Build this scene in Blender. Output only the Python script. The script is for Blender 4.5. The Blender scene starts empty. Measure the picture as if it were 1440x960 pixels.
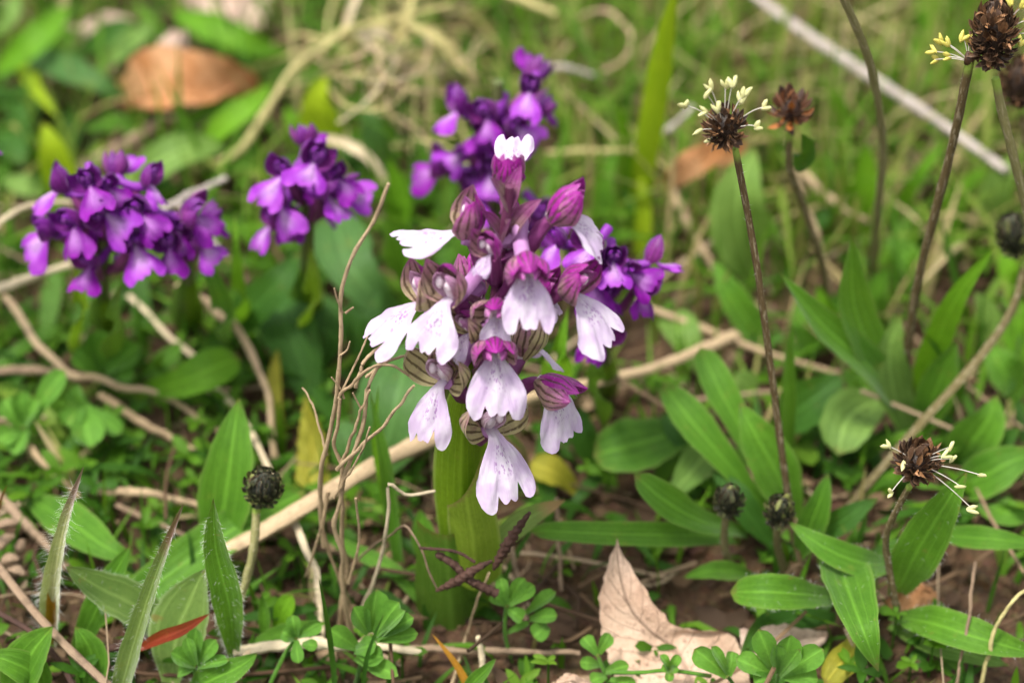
import bpy, math, random
import numpy as np
from math import radians, sin, cos, pi

random.seed(7)
RNG = np.random.default_rng(7)
SC = bpy.context.scene
COL = SC.collection
MM = 0.001

# ------------------------------------------------------------------ camera, sky, sun, exposure
PITCH = radians(38.0)
CAM = np.array([0.0, -280.0, 280.0])          # millimetres
FPX = 3248.0                                  # focal length in pixels of the 1440 px wide photograph
cam_d = bpy.data.cameras.new('camera'); cam = bpy.data.objects.new('camera', cam_d); COL.objects.link(cam)
cam.location = CAM * MM
cam.rotation_euler = (pi / 2 - PITCH, 0, 0)
cam_d.sensor_width = 36.0
cam_d.lens = 36.0 * FPX / 1440.0
cam_d.clip_start = 0.01
cam_d.clip_end = 200.0
cam_d.dof.use_dof = True
cam_d.dof.focus_distance = 0.356
cam_d.dof.aperture_fstop = 10.3
cam_d.dof.aperture_blades = 7
SC.camera = cam

SUN_EL, SUN_AZ = 70.0, -125.0                  # degrees; azimuth from +Y towards +X
w = bpy.data.worlds.new('World'); SC.world = w; w.use_nodes = True
nt = w.node_tree; nt.nodes.clear()
sky = nt.nodes.new('ShaderNodeTexSky'); sky.sky_type = 'NISHITA'; sky.sun_disc = False
sky.sun_elevation = radians(SUN_EL); sky.sun_rotation = radians(SUN_AZ)
sky.dust_density = 4.0; sky.air_density = 1.2; sky.ozone_density = 1.0
hsv = nt.nodes.new('ShaderNodeHueSaturation'); hsv.inputs['Saturation'].default_value = 0.22
bg = nt.nodes.new('ShaderNodeBackground'); bg.inputs[1].default_value = 0.095
out = nt.nodes.new('ShaderNodeOutputWorld')
nt.links.new(sky.outputs[0], hsv.inputs['Color']); nt.links.new(hsv.outputs[0], bg.inputs[0]); nt.links.new(bg.outputs[0], out.inputs[0])
sl = bpy.data.lights.new('sun', 'SUN'); so = bpy.data.objects.new('sun', sl); COL.objects.link(so)
sl.energy = 1.5; sl.angle = radians(12); sl.color = (1.0, 0.95, 0.87)
so.rotation_euler = (radians(90 - SUN_EL), 0, radians(180 - SUN_AZ))
so.location = (-0.5, -0.8, 1.5)
SC.view_settings.view_transform = 'Standard'
try: SC.view_settings.look = 'None'
except Exception: pass
SC.view_settings.gamma = 1.0
SC.view_settings.exposure = 1.58
SC.render.engine = 'CYCLES'
SC.cycles.max_bounces = 7; SC.cycles.diffuse_bounces = 4; SC.cycles.transmission_bounces = 4
SC.cycles.use_denoising = True

# ------------------------------------------------------------------ where a pixel's ray meets the place
FW = np.array([0, cos(PITCH), -sin(PITCH)]); UPV = np.array([0, sin(PITCH), cos(PITCH)]); RT = np.array([1.0, 0, 0])
def ray(u, v): return FW + (u - 720) / FPX * RT + (480 - v) / FPX * UPV
def P(u, v, z=0.0):
    d = ray(u, v); return CAM + d * ((z - CAM[2]) / d[2])
def PY(u, v, y):
    d = ray(u, v); return CAM + d * ((y - CAM[1]) / d[1])
def Q(p):
    """(u, v, z) at height z, or (u, v, 'y', Y) at depth Y"""
    return PY(p[0], p[1], p[3]) if len(p) == 4 else P(*p)
def depth(p): return float(np.dot(np.asarray(p) - CAM, FW))
def px2mm(n, p): return n * depth(p) / FPX
def A(*a): return np.array(a, dtype=float)
def nrm(a):
    a = np.asarray(a, float); n = np.linalg.norm(a, axis=-1, keepdims=True); return a / np.maximum(n, 1e-9)
def fnoise(x, y, z=0.0, s=0.0):
    """cheap smooth noise in about -1..1"""
    return (np.sin(x * 1.7 + 1.3 * np.sin(y * 1.1 + s) + s) + np.sin(y * 2.3 + 1.7 * np.sin(x * 0.9 - s) + 2 * s + z) + np.sin((x + y) * 3.1 + 1.1 * np.sin(z * 2 + x - y) + 3 * s)) / 3.0
def ground_h(x, y):
    h = 2.2 * fnoise(x / 19, y / 19, 0, 1.0) + 1.2 * fnoise(x / 7, y / 7, 0, 2.0) + 0.55 * fnoise(x / 2.6, y / 2.6, 0, 3.0)
    return h - 1.5

# ------------------------------------------------------------------ geometry collection
class Geo:
    def __init__(s): s.v = []; s.f = []; s.uv = []; s.t = []; s.n = 0
    def add(s, v, f, uv, tint):
        v = np.asarray(v, float); s.v.append(v); s.f.append(np.asarray(f, np.int64) + s.n); s.uv.append(np.asarray(uv, float))
        s.t.append(np.full(len(v), float(tint)) if np.isscalar(tint) else np.asarray(tint, float)); s.n += len(v); return s
    def join(s, g):
        for v, f, uv, t in zip(g.v, g.f, g.uv, g.t):
            s.f.append(f + s.n); s.v.append(v); s.uv.append(uv); s.t.append(t)
        # face indices of g are already global inside g
        s.n += g.n; return s
def build(name, g, mat, loc, smooth=True):
    v = np.concatenate(g.v) - np.asarray(loc)
    uv = np.concatenate(g.uv); t = np.concatenate(g.t)
    fl = []; starts = []; tot = []; k = 0
    for f in g.f:
        n = f.shape[1]; fl.append(f.ravel()); m = len(f)
        starts.append(k + np.arange(m) * n); tot.append(np.full(m, n)); k += m * n
    fl = np.concatenate(fl); starts = np.concatenate(starts); tot = np.concatenate(tot)
    me = bpy.data.meshes.new(name)
    me.vertices.add(len(v)); me.vertices.foreach_set('co', (v * MM).astype(np.float32).ravel())
    me.loops.add(len(fl)); me.loops.foreach_set('vertex_index', fl.astype(np.int32))
    me.polygons.add(len(starts)); me.polygons.foreach_set('loop_start', starts.astype(np.int32)); me.polygons.foreach_set('loop_total', tot.astype(np.int32))
    me.polygons.foreach_set('use_smooth', np.full(len(starts), smooth))
    ul = me.uv_layers.new(name='UVMap'); ul.data.foreach_set('uv', uv[fl].astype(np.float32).ravel())
    at = me.attributes.new('tint', 'FLOAT', 'POINT'); at.data.foreach_set('value', t.astype(np.float32))
    me.update(calc_edges=True); me.validate()
    me.materials.append(mat)
    o = bpy.data.objects.new(name, me); COL.objects.link(o)
    return o
ROOT = {}
def thing(name, label, cat, loc, group=None):
    o = bpy.data.objects.new(name, None); COL.objects.link(o)
    o.empty_display_size = 0.005
    o.location = np.asarray(loc) * MM; o['label'] = label; o['category'] = cat
    if group: o['group'] = group
    ROOT[o.name] = np.asarray(loc, float); return o
def part(name, g, mat, parent, smooth=True, kind=None, label=None):
    loc = ROOT[parent.name]
    o = build(name, g, mat, loc, smooth); o.parent = parent; ROOT[o.name] = loc
    if kind: o['kind'] = kind
    if label: o['label'] = label
    return o
def solo(name, g, mat, label, cat, loc=None, group=None, kind=None, smooth=True):
    loc = np.concatenate(g.v)[0] if loc is None else np.asarray(loc, float)
    o = build(name, g, mat, loc, smooth); o.location = loc * MM
    if kind: o['kind'] = kind
    if label: o['label'] = label
    if cat: o['category'] = cat
    if group: o['group'] = group
    ROOT[o.name] = loc; return o

def spline(pts, n):
    p = np.asarray(pts, float)
    if len(p) == 2:
        t = np.linspace(0, 1, n)[:, None]; return p[0] * (1 - t) + p[1] * t
    q = np.vstack([2 * p[0] - p[1], p, 2 * p[-1] - p[-2]])
    seg = np.linalg.norm(np.diff(p, axis=0), axis=1); cum = np.concatenate([[0], np.cumsum(seg)]); cum /= cum[-1]
    o = []
    for t in np.linspace(0, 1, n):
        i = min(np.searchsorted(cum, t, side='right') - 1, len(p) - 2); i = max(i, 0)
        x = (t - cum[i]) / max(cum[i + 1] - cum[i], 1e-9)
        a, b, c, d = q[i], q[i + 1], q[i + 2], q[i + 3]
        o.append(0.5 * (2 * b + (c - a) * x + (2 * a - 5 * b + 4 * c - d) * x * x + (3 * b - a - 3 * c + d) * x ** 3))
    return np.array(o)
def grid_faces(nu, nv):
    i, j = np.meshgrid(np.arange(nu - 1), np.arange(nv - 1), indexing='ij'); a = (i * nv + j).ravel()
    return np.stack([a, a + nv, a + nv + 1, a + 1], 1)
def prof(kind, t):
    t = np.clip(t, 0, 1)
    if kind == 'lance':  w_ = np.where(t < 0.5, 0.30 + 0.70 * np.sin(t / 0.5 * pi / 2) ** 1.3, np.cos((t - 0.5) / 0.5 * pi / 2) ** 0.85)
    elif kind == 'grass': w_ = np.where(t < 0.35, 0.75 + 0.25 * t / 0.35, 1 - ((t - 0.35) / 0.65) ** 2.2)
    elif kind == 'spat': w_ = np.where(t < 0.68, 0.34 + 0.66 * (t / 0.68) ** 1.2, np.sqrt(np.clip(1 - ((t - 0.68) / 0.32) ** 2.3, 0, 1)))
    elif kind == 'strap': w_ = np.where(t < 0.85, 0.8 + 0.2 * np.sin(t / 0.85 * pi), np.sqrt(np.clip(1 - ((t - 0.85) / 0.15) ** 2, 0, 1)) * 0.8)
    elif kind == 'ovate': w_ = np.sin(pi * np.clip(t, 0, 1) ** 0.8) ** 0.75
    elif kind == 'sheath': w_ = 0.85 + 0.15 * np.cos(t * 2) - 0.0 * t
    elif kind == 'needle': w_ = (1 - t) ** 0.7 * (0.6 + 0.4 * np.minimum(t * 4, 1))
    elif kind == 'sepal': w_ = np.sin(pi * np.clip(0.10 + 0.90 * t, 0, 1) ** 0.85) ** 0.7
    else: w_ = np.ones_like(t)
    return np.maximum(w_, 0.015)
def leaf(g, pts, width, kind='lance', cup=0.25, face=None, roll=0.0, nu=14, nv=7, wav=0.04, tint=None, cut=None, bend=None, seed=None, jag=0.0):
    """a leaf blade along 3-D points; width in mm; face = direction its upper side looks"""
    c = spline(pts, nu); tg = nrm(np.gradient(c, axis=0))
    fc = nrm(A(0, -0.55, 0.83)) if face is None else nrm(np.asarray(face, float))
    sd = nrm(np.cross(tg, fc)); nn = nrm(np.cross(sd, tg))
    if roll:
        r = np.linspace(roll * 0.3, roll, nu)[:, None] if np.isscalar(roll) else np.asarray(roll)[:, None]
        sd, nn = sd * np.cos(r) + nn * np.sin(r), nn * np.cos(r) - sd * np.sin(r)
    t = np.linspace(0, 1, nu); s = np.linspace(-1, 1, nv)
    hw = width * 0.5 * prof(kind, t)
    sd_ = RNG.uniform(0, 50) if seed is None else seed
    T, S = np.meshgrid(t, s, indexing='ij'); H = hw[:, None]
    HJ = H * (1 + jag * fnoise(T * 25, np.sign(S) * 3, 0, sd_) * np.abs(S))
    off = cup * H * (np.abs(S) ** 1.6) + wav * width * fnoise(T * 6, S * 1.5, 0, sd_) * np.abs(S) + 0.4 * wav * width * fnoise(T * 4, S * 0.5, 1, sd_ + 3)
    lat = S * HJ * (1 - 0.12 * abs(cup) * np.abs(S))
    v = c[:, None, :] + lat[..., None] * sd[:, None, :] + off[..., None] * nn[:, None, :]
    if cut is not None:   # an end cut off aslant: pull the last row along the blade
        L = np.linalg.norm(c[-1] - c[0]); k = np.clip((T - 0.6) / 0.4, 0, 1)
        v = v + (k * S * cut * L)[..., None] * tg[-1][None, None, :]
    uv = np.stack([T.ravel(), (S.ravel() + 1) / 2], 1)
    g.add(v.reshape(-1, 3), grid_faces(nu, nv), uv, RNG.uniform(0.15, 0.85) if tint is None else tint)
    return v, nn
def tube(g, pts, r, ns=7, nu=None, bump=0.08, tint=None, taper=None, cap=True, ridges=0, twist=0.0):
    nu = nu or max(6, 5 * len(pts))
    c = spline(pts, nu); tg = nrm(np.gradient(c, axis=0))
    up = A(0.31, 0.2, 0.93); sd = nrm(np.cross(tg, up)); nn = np.cross(sd, tg)
    t = np.linspace(0, 1, nu)
    if taper is None: R = np.full(nu, float(r))
    elif callable(taper): R = r * taper(t)
    else: R = r * (1 + (taper - 1) * t)
    a = np.linspace(0, 2 * pi, ns + 1)
    T, AA = np.meshgrid(t, a, indexing='ij'); sd0 = RNG.uniform(0, 40)
    RR = R[:, None] * (1 + bump * fnoise(T * nu * 0.8, np.cos(AA) * 1.5, np.sin(AA) * 1.5, sd0))
    if ridges: RR = RR * (1 + 0.16 * np.cos(ridges * (AA + twist * T)))
    v = c[:, None, :] + (RR * np.cos(AA))[..., None] * sd[:, None, :] + (RR * np.sin(AA))[..., None] * nn[:, None, :]
    tn = RNG.uniform(0.2, 0.8) if tint is None else tint
    g.add(v.reshape(-1, 3), grid_faces(nu, ns + 1), np.stack([T.ravel(), AA.ravel() / (2 * pi)], 1), tn)
    if cap:
        for e, idx in ((0, np.arange(ns)), (nu - 1, np.arange(ns)[::-1])):
            vv = v[e, :ns]; g.add(np.vstack([vv, c[e] + tg[e] * R[e] * (0.4 if e else -0.4)]), np.array([[i, (i + 1) % ns, ns] for i in range(ns)]), np.full((ns + 1, 2), 1.0 if e else 0.0), tn)
    return c
def blob(g, c, r, n=(9, 7), bump=0.25, tint=None, axis=None):
    """an irregular lump; r = (rx, ry, rz)"""
    nu, nv = n; th = np.linspace(0.001, pi - 0.001, nu); ph = np.linspace(0, 2 * pi, nv + 1)
    T, H = np.meshgrid(th, ph, indexing='ij'); sd = RNG.uniform(0, 60)
    x, y, z = np.sin(T) * np.cos(H), np.sin(T) * np.sin(H), np.cos(T)
    k = 1 + bump * fnoise(x * 2, y * 2, z * 2, sd)
    v = np.stack([x * k * r[0], y * k * r[1], z * k * r[2]], -1).reshape(-1, 3)
    if axis is not None:
        zc = nrm(axis); xc = nrm(np.cross(zc, A(0.3, 0.9, 0.2))); yc = np.cross(zc, xc); v = v @ np.stack([xc, yc, zc])
    g.add(v + np.asarray(c), grid_faces(nu, nv + 1), np.stack([T.ravel() / pi, H.ravel() / (2 * pi)], 1), RNG.uniform(0, 1) if tint is None else tint)
def ruled(g, ea, eb, nu=26, nv=16, rough=1.2, arch=0.0, tint=0.5, jag=0.4):
    a = spline(ea, nu); b = spline(eb, nu); s = np.linspace(0, 1, nv)
    T, S = np.meshgrid(np.linspace(0, 1, nu), s, indexing='ij'); sd = RNG.uniform(0, 40)
    v = a[:, None, :] * (1 - S[..., None]) + b[:, None, :] * S[..., None]
    v[..., 2] += rough * fnoise(T * 5, S * 4, 0, sd) + 0.35 * rough * fnoise(T * 15, S * 11, 0, sd + 2) + arch * np.sin(S * pi)
    e = jag * (np.abs(S - 0.5) * 2) ** 6
    v[..., 0] += e * fnoise(T * 31, S * 3, 0, sd + 5); v[..., 1] += e * fnoise(T * 27, S * 3, 2, sd + 7)
    g.add(v.reshape(-1, 3), grid_faces(nu, nv), np.stack([T.ravel(), S.ravel()], 1), tint)
def hairs(v, nn, n, length, wid=0.02, edge=0.6):
    """fine hairs standing on a blade grid v[nu, nv, 3]"""
    g = Geo(); nu, nv = v.shape[:2]; V = []; F = []
    for k in range(n):
        i = RNG.integers(1, int(nu * .86)); j = (0 if RNG.random() < 0.5 else nv - 1) if RNG.random() < edge else RNG.integers(0, nv)
        i2 = i + 1; f = RNG.random(); p = v[i, j] * (1 - f) + v[i2, j] * f
        out_ = v[i, j] - v[i, nv // 2]; d = nrm(nrm(out_ + 1e-6) * RNG.uniform(0.4, 1) + nn[i] * RNG.uniform(-0.2, 0.9) + RNG.normal(0, 0.35, 3))
        L = length * RNG.uniform(0.5, 1.3); s = nrm(np.cross(d, FW)) * wid; bend = RNG.normal(0, 0.25, 3) * L
        b = len(V); V += [p - s, p + s, p + d * L * 0.5 + s * .7, p + d * L * 0.5 - s * .7, p + d * L + bend * 0.5]
        F += [[b, b + 1, b + 2], [b, b + 2, b + 3], [b + 3, b + 2, b + 4]]
    g.add(np.array(V), np.array(F), np.zeros((len(V), 2)), 0.5); return g

# ------------------------------------------------------------------ materials
class NB:
    def __init__(s, name):
        s.m = bpy.data.materials.new(name); s.m.use_nodes = True; s.t = s.m.node_tree; s.t.nodes.clear()
        s.out = s.n('ShaderNodeOutputMaterial')
        tc = s.n('ShaderNodeTexCoord'); mp = s.n('ShaderNodeMapping'); s.l(tc.outputs['Object'], mp.inputs['Vector']); mp.inputs['Scale'].default_value = (1000, 1000, 1000)
        s.co = mp.outputs[0]
        sx = s.n('ShaderNodeSeparateXYZ'); s.l(tc.outputs['UV'], sx.inputs[0]); s.u = sx.outputs[0]; s.v = sx.outputs[1]; s.uv = tc.outputs['UV']
        at = s.n('ShaderNodeAttribute'); at.attribute_name = 'tint'; s.tint = at.outputs['Fac']
    def n(s, ty, **k):
        x = s.t.nodes.new(ty)
        for a, b in k.items(): setattr(x, a, b)
        return x
    def l(s, a, b): s.t.links.new(a, b)
    def put(s, sock, x):
        if isinstance(x, (int, float)): sock.default_value = x
        elif isinstance(x, tuple): sock.default_value = x if len(x) == len(sock.default_value) else (*x, 1.0)
        else: s.l(x, sock)
    def math(s, op, a, b=0.0, c=0.0, clamp=False):
        x = s.n('ShaderNodeMath', operation=op, use_clamp=clamp); s.put(x.inputs[0], a); s.put(x.inputs[1], b); s.put(x.inputs[2], c); return x.outputs[0]
    def mix(s, f, a, b, mode='MIX'):
        x = s.n('ShaderNodeMix', data_type='RGBA', blend_type=mode); s.put(x.inputs[0], f); s.put(x.inputs[6], a); s.put(x.inputs[7], b); return x.outputs[2]
    def noise(s, scale, detail=3.0, co=None, rough=0.55, dist=0.0):
        x = s.n('ShaderNodeTexNoise'); s.l(co or s.co, x.inputs['Vector']); x.inputs['Scale'].default_value = scale; x.inputs['Detail'].default_value = detail
        x.inputs['Roughness'].default_value = rough; x.inputs['Distortion'].default_value = dist; return x.outputs['Fac']
    def step(s, x, lo, hi):
        m = s.n('ShaderNodeMapRange', interpolation_type='SMOOTHSTEP'); s.put(m.inputs[0], x); m.inputs[1].default_value = lo; m.inputs[2].default_value = hi; return m.outputs[0]
    def stretch(s, su, sv):
        m = s.n('ShaderNodeMapping'); s.l(s.uv, m.inputs[0]); m.inputs['Scale'].default_value = (su, sv, 1); return m.outputs[0]
    def bump(s, h, strength, dist=0.0003):
        b = s.n('ShaderNodeBump'); b.inputs['Strength'].default_value = strength; b.inputs['Distance'].default_value = dist; s.l(h, b.inputs['Height']); return b.outputs[0]
    def finish(s, col, rough=0.5, spec=0.4, trans=0.0, tcol=None, normal=None, sheen=0.0):
        p = s.n('ShaderNodeBsdfPrincipled'); s.put(p.inputs['Base Color'], col); s.put(p.inputs['Roughness'], rough); p.inputs['Specular IOR Level'].default_value = spec
        if sheen: p.inputs['Sheen Weight'].default_value = sheen; p.inputs['Sheen Roughness'].default_value = 0.4
        if normal is not None: s.l(normal, p.inputs['Normal'])
        if trans:
            t = s.n('ShaderNodeBsdfTranslucent'); s.put(t.inputs['Color'], col if tcol is None else tcol)
            if normal is not None: s.l(normal, t.inputs['Normal'])
            mx = s.n('ShaderNodeMixShader'); mx.inputs[0].default_value = trans; s.l(p.outputs[0], mx.inputs[1]); s.l(t.outputs[0], mx.inputs[2]); s.l(mx.outputs[0], s.out.inputs[0])
        else: s.l(p.outputs[0], s.out.inputs[0])
        return s.m
def leaf_mat(name, lo, hi, vein=None, nv=5, vf=0.35, trans=0.35, rough=0.5, spec=0.26, tip=None, tip_at=0.88, spots=0.15, sheen=0.0, edge=None, bump=0.6):
    lo = (lo[0] * 1.0, lo[1], lo[2] * .55); hi = (hi[0] * 1.1, hi[1] * 1.03, hi[2] * .55)
    b = NB(name)
    n1 = b.noise(0.22, 4); n2 = b.noise(1.6, 3)
    f = b.math('ADD', b.math('MULTIPLY', b.tint, 0.75), b.math('MULTIPLY', b.math('SUBTRACT', n1, 0.5), 1.3), clamp=True)
    col = b.mix(f, lo, hi)
    col = b.mix(b.math('MULTIPLY', b.step(n2, 0.42, 0.72), 0.5), col, tuple(c * 0.55 for c in lo))
    fine = b.noise(1.0, 3, co=b.stretch(9, 60))
    col = b.mix(0.35, col, b.mix(fine, tuple(c * 0.35 for c in lo), tuple(min(c * 1.9, 1) for c in hi)))
    ln = b.math('COSINE', b.math('MULTIPLY', b.math('SUBTRACT', b.v, 0.5), 2 * pi * nv))
    ln = b.step(ln, 0.72, 1.0)
    mid = b.step(b.math('ABSOLUTE', b.math('SUBTRACT', b.v, 0.5)), 0.07, 0.0)
    vv = b.math('MAXIMUM', b.math('MULTIPLY', ln, 0.45), mid)
    if vein is None: vein = tuple(min(1, c * 1.8 + 0.02) for c in hi)
    col = b.mix(b.math('MULTIPLY', vv, vf), col, vein)
    if edge is not None:
        e = b.step(b.math('ABSOLUTE', b.math('SUBTRACT', b.v, 0.5)), 0.43, 0.49); col = b.mix(b.math('MULTIPLY', e, 0.6), col, edge)
    if spots:
        sp = b.step(b.noise(0.55, 2, dist=0.6), 0.68, 0.76); col = b.mix(b.math('MULTIPLY', sp, spots * 2.5), col, (0.22, 0.15, 0.04))
    dm = b.step(b.noise(0.16, 4, rough=.7), 0.60, 0.72); col = b.mix(b.math('MULTIPLY', dm, 0.30), col, (0.26, 0.27, 0.04))
    ed = b.step(b.math('ADD', b.u, b.math('MULTIPLY', b.math('SUBTRACT', n2, 0.5), 0.2)), 0.93, 1.02); col = b.mix(b.math('MULTIPLY', ed, 0.6), col, (0.20, 0.12, 0.04))
    if tip is not None:
        tf = b.step(b.math('ADD', b.u, b.math('MULTIPLY', b.math('SUBTRACT', n2, 0.5), 0.12)), tip_at - 0.1, tip_at + 0.08); col = b.mix(tf, col, tip)
    h = b.math('ADD', b.math('MULTIPLY', vv, -0.8), b.math('MULTIPLY', b.math('ADD', n2, fine), 0.6))
    tc = b.mix(0.4, col, (0.26, 0.48, 0.015))
    rg = b.math('ADD', rough - 0.1, b.math('MULTIPLY', n2, 0.25))
    return b.finish(col, rg, spec, trans, tc, b.bump(h, bump), sheen)
def straw_mat(name, lo, hi, rough=0.6, fibre=40, dark=0.4, trans=0.0):
    b = NB(name)
    f1 = b.noise(1.0, 4, co=b.stretch(5, fibre)); f2 = b.noise(0.25, 3)
    col = b.mix(b.math('ADD', b.math('MULTIPLY', f1, 0.75), b.math('MULTIPLY', b.tint, 0.35), clamp=True), lo, hi)
    col = b.mix(b.math('MULTIPLY', b.step(f2, 0.5, 0.72), dark), col, tuple(c * 0.38 for c in lo))
    st_ = b.step(b.noise(0.7, 5, rough=.7), 0.52, 0.68); col = b.mix(b.math('MULTIPLY', st_, 0.45), col, tuple(c * 0.45 for c in lo))
    ring = b.step(b.noise(1.0, 1, co=b.stretch(14, 0.5)), 0.66, 0.72); col = b.mix(b.math('MULTIPLY', ring, 0.35), col, tuple(c * 0.3 for c in lo))
    return b.finish(col, rough, 0.25, trans, None, b.bump(b.math('ADD', f1, b.math('MULTIPLY', b.noise(1.5, 4), 0.6)), 0.6, 0.0004))

M = {}
M['plantain'] = leaf_mat('plantain_leaf', (0.030, 0.115, 0.012), (0.105, 0.27, 0.030), nv=5, vf=0.4, edge=(0.2, 0.33, 0.06), sheen=0.15)
M['plantain_pale'] = leaf_mat('plantain_pale', (0.085, 0.19, 0.06), (0.20, 0.34, 0.13), nv=5, vf=0.4)
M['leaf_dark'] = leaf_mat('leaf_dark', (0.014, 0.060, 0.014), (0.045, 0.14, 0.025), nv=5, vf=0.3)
M['leaf_blue'] = leaf_mat('leaf_blue', (0.030, 0.095, 0.040), (0.085, 0.20, 0.085), nv=4, vf=0.3)
M['leaf_bright'] = leaf_mat('leaf_bright', (0.060, 0.20, 0.012), (0.16, 0.37, 0.030), nv=6, vf=0.3, trans=0.4)
M['leaf_lime'] = leaf_mat('leaf_lime', (0.20, 0.34, 0.012), (0.38, 0.52, 0.030), nv=6, vf=0.2, trans=0.42)
M['leaf_yellow'] = leaf_mat('leaf_yellow', (0.20, 0.22, 0.03), (0.42, 0.38, 0.08), nv=4, vf=0.3)
M['leaf_hairy'] = leaf_mat('leaf_hairy', (0.075, 0.15, 0.045), (0.19, 0.28, 0.11), nv=3, vf=0.3, tip=(0.16, 0.055, 0.035), tip_at=0.78, sheen=0.5, edge=(0.30, 0.40, 0.17), spots=0.2)
M['leaf_grey'] = leaf_mat('leaf_grey', (0.070, 0.15, 0.045), (0.17, 0.27, 0.11), nv=3, vf=0.35, sheen=0.35, edge=(0.32, 0.42, 0.18), spots=0.25)
M['leaf_silver'] = leaf_mat('leaf_silver', (0.20, 0.24, 0.13), (0.40, 0.43, 0.30), nv=4, vf=0.4, tip=(0.22, 0.10, 0.09), tip_at=0.80, sheen=0.6)
M['leaf_red'] = leaf_mat('leaf_red', (0.11, 0.012, 0.010), (0.26, 0.030, 0.022), nv=3, vf=0.3, vein=(0.5, 0.12, 0.06), trans=0.25)
M['leaf_orange'] = leaf_mat('leaf_orange', (0.32, 0.12, 0.015), (0.55, 0.27, 0.05), nv=3, vf=0.3, vein=(0.6, 0.35, 0.1))
M['clover'] = leaf_mat('clover_leaf', (0.050, 0.17, 0.025), (0.13, 0.32, 0.060), nv=1, vf=0.35, rough=0.55, sheen=0.2, spots=0.05)
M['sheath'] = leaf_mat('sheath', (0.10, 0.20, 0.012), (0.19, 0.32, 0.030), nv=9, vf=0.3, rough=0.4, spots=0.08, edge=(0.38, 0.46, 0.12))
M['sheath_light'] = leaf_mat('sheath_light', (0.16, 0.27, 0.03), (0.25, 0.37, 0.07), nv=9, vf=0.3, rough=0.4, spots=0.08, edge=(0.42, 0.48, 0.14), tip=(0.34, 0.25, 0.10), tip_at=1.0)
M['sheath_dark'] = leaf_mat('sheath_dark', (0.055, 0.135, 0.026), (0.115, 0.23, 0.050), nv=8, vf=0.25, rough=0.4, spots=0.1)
M['straw'] = straw_mat('straw', (0.23, 0.145, 0.075), (0.58, 0.44, 0.27))
M['straw_pale'] = straw_mat('straw_pale', (0.42, 0.33, 0.19), (0.75, 0.64, 0.45), dark=0.25)
M['straw_yellow'] = straw_mat('straw_yellow', (0.38, 0.32, 0.11), (0.68, 0.60, 0.28), dark=0.2, trans=0.15)
M['twig'] = straw_mat('twig', (0.14, 0.085, 0.05), (0.40, 0.29, 0.19))
M['twig_grey'] = straw_mat('twig_grey', (0.26, 0.21, 0.18), (0.52, 0.46, 0.41), dark=0.3)
M['twig_dark'] = straw_mat('twig_dark', (0.022, 0.011, 0.009), (0.12, 0.060, 0.042), dark=0.5)
def hair_mat():
    b = NB('plant_hair'); return b.finish((0.75, 0.75, 0.68), 0.4, 0.5, 0.4)
M['hair'] = hair_mat()
def stuff_green():
    b = NB('grass_blades')
    r = b.n('ShaderNodeValToRGB'); b.l(b.tint, r.inputs[0]); cr = r.color_ramp
    stops = [(0.0, (0.015, 0.055, 0.006)), (0.3, (0.042, 0.130, 0.008)), (0.62, (0.115, 0.26, 0.012)), (0.78, (0.20, 0.28, 0.04)), (0.86, (0.36, 0.28, 0.11)), (1.0, (0.55, 0.44, 0.24))]
    cr.elements[0].position, cr.elements[0].color = stops[0][0], (*stops[0][1], 1); cr.elements[1].position, cr.elements[1].color = stops[-1][0], (*stops[-1][1], 1)
    for p_, c_ in stops[1:-1]:
        e = cr.elements.new(p_); e.color = (*c_, 1)
    n = b.noise(1.0, 3, co=b.stretch(6, 24)); col = b.mix(b.math('MULTIPLY', n, 0.5), r.outputs[0], b.mix(0.5, r.outputs[0], (0.01, 0.03, 0.005)))
    return b.finish(col, 0.55, 0.22, 0.35, b.mix(0.35, col, (0.25, 0.42, 0.015)), b.bump(n, 0.3))
M['grass'] = stuff_green()
def soil_mat(name='soil', k=1.0):
    b = NB(name); n1 = b.noise(0.06, 6, rough=0.65); n2 = b.noise(0.9, 6, rough=0.7)
    col = b.mix(n1, (0.030 * k, 0.018 * k, 0.010 * k), (0.135 * k, 0.080 * k, 0.045 * k)); col = b.mix(b.math('MULTIPLY', b.step(n2, 0.4, 0.7), 0.6), col, (0.19 * k, 0.12 * k, 0.07 * k))
    vo = b.n('ShaderNodeTexVoronoi'); b.l(b.co, vo.inputs['Vector']); vo.inputs['Scale'].default_value = 0.7
    col = b.mix(b.math('MULTIPLY', b.tint, 0.25), col, vo.outputs['Color'], 'SOFT_LIGHT')
    return b.finish(col, 0.9, 0.15, 0, None, b.bump(b.math('ADD', n2, b.math('MULTIPLY', vo.outputs['Distance'], 0.6)), 1.0, 0.0012))
M['soil'] = soil_mat()
def litter_mat():
    b = NB('litter'); r = b.n('ShaderNodeValToRGB'); b.l(b.tint, r.inputs[0]); cr = r.color_ramp
    cr.elements[0].color = (0.05, 0.03, 0.018, 1); cr.elements[1].color = (0.55, 0.43, 0.28, 1)
    e = cr.elements.new(0.45); e.color = (0.085, 0.046, 0.024, 1); e = cr.elements.new(0.7); e.color = (0.26, 0.165, 0.09, 1)
    n = b.noise(1.0, 3, co=b.stretch(5, 30)); col = b.mix(b.math('MULTIPLY', n, 0.6), r.outputs[0], (0.06, 0.04, 0.025))
    return b.finish(col, 0.75, 0.2, 0, None, b.bump(n, 0.5))
M['litter'] = litter_mat()
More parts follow.
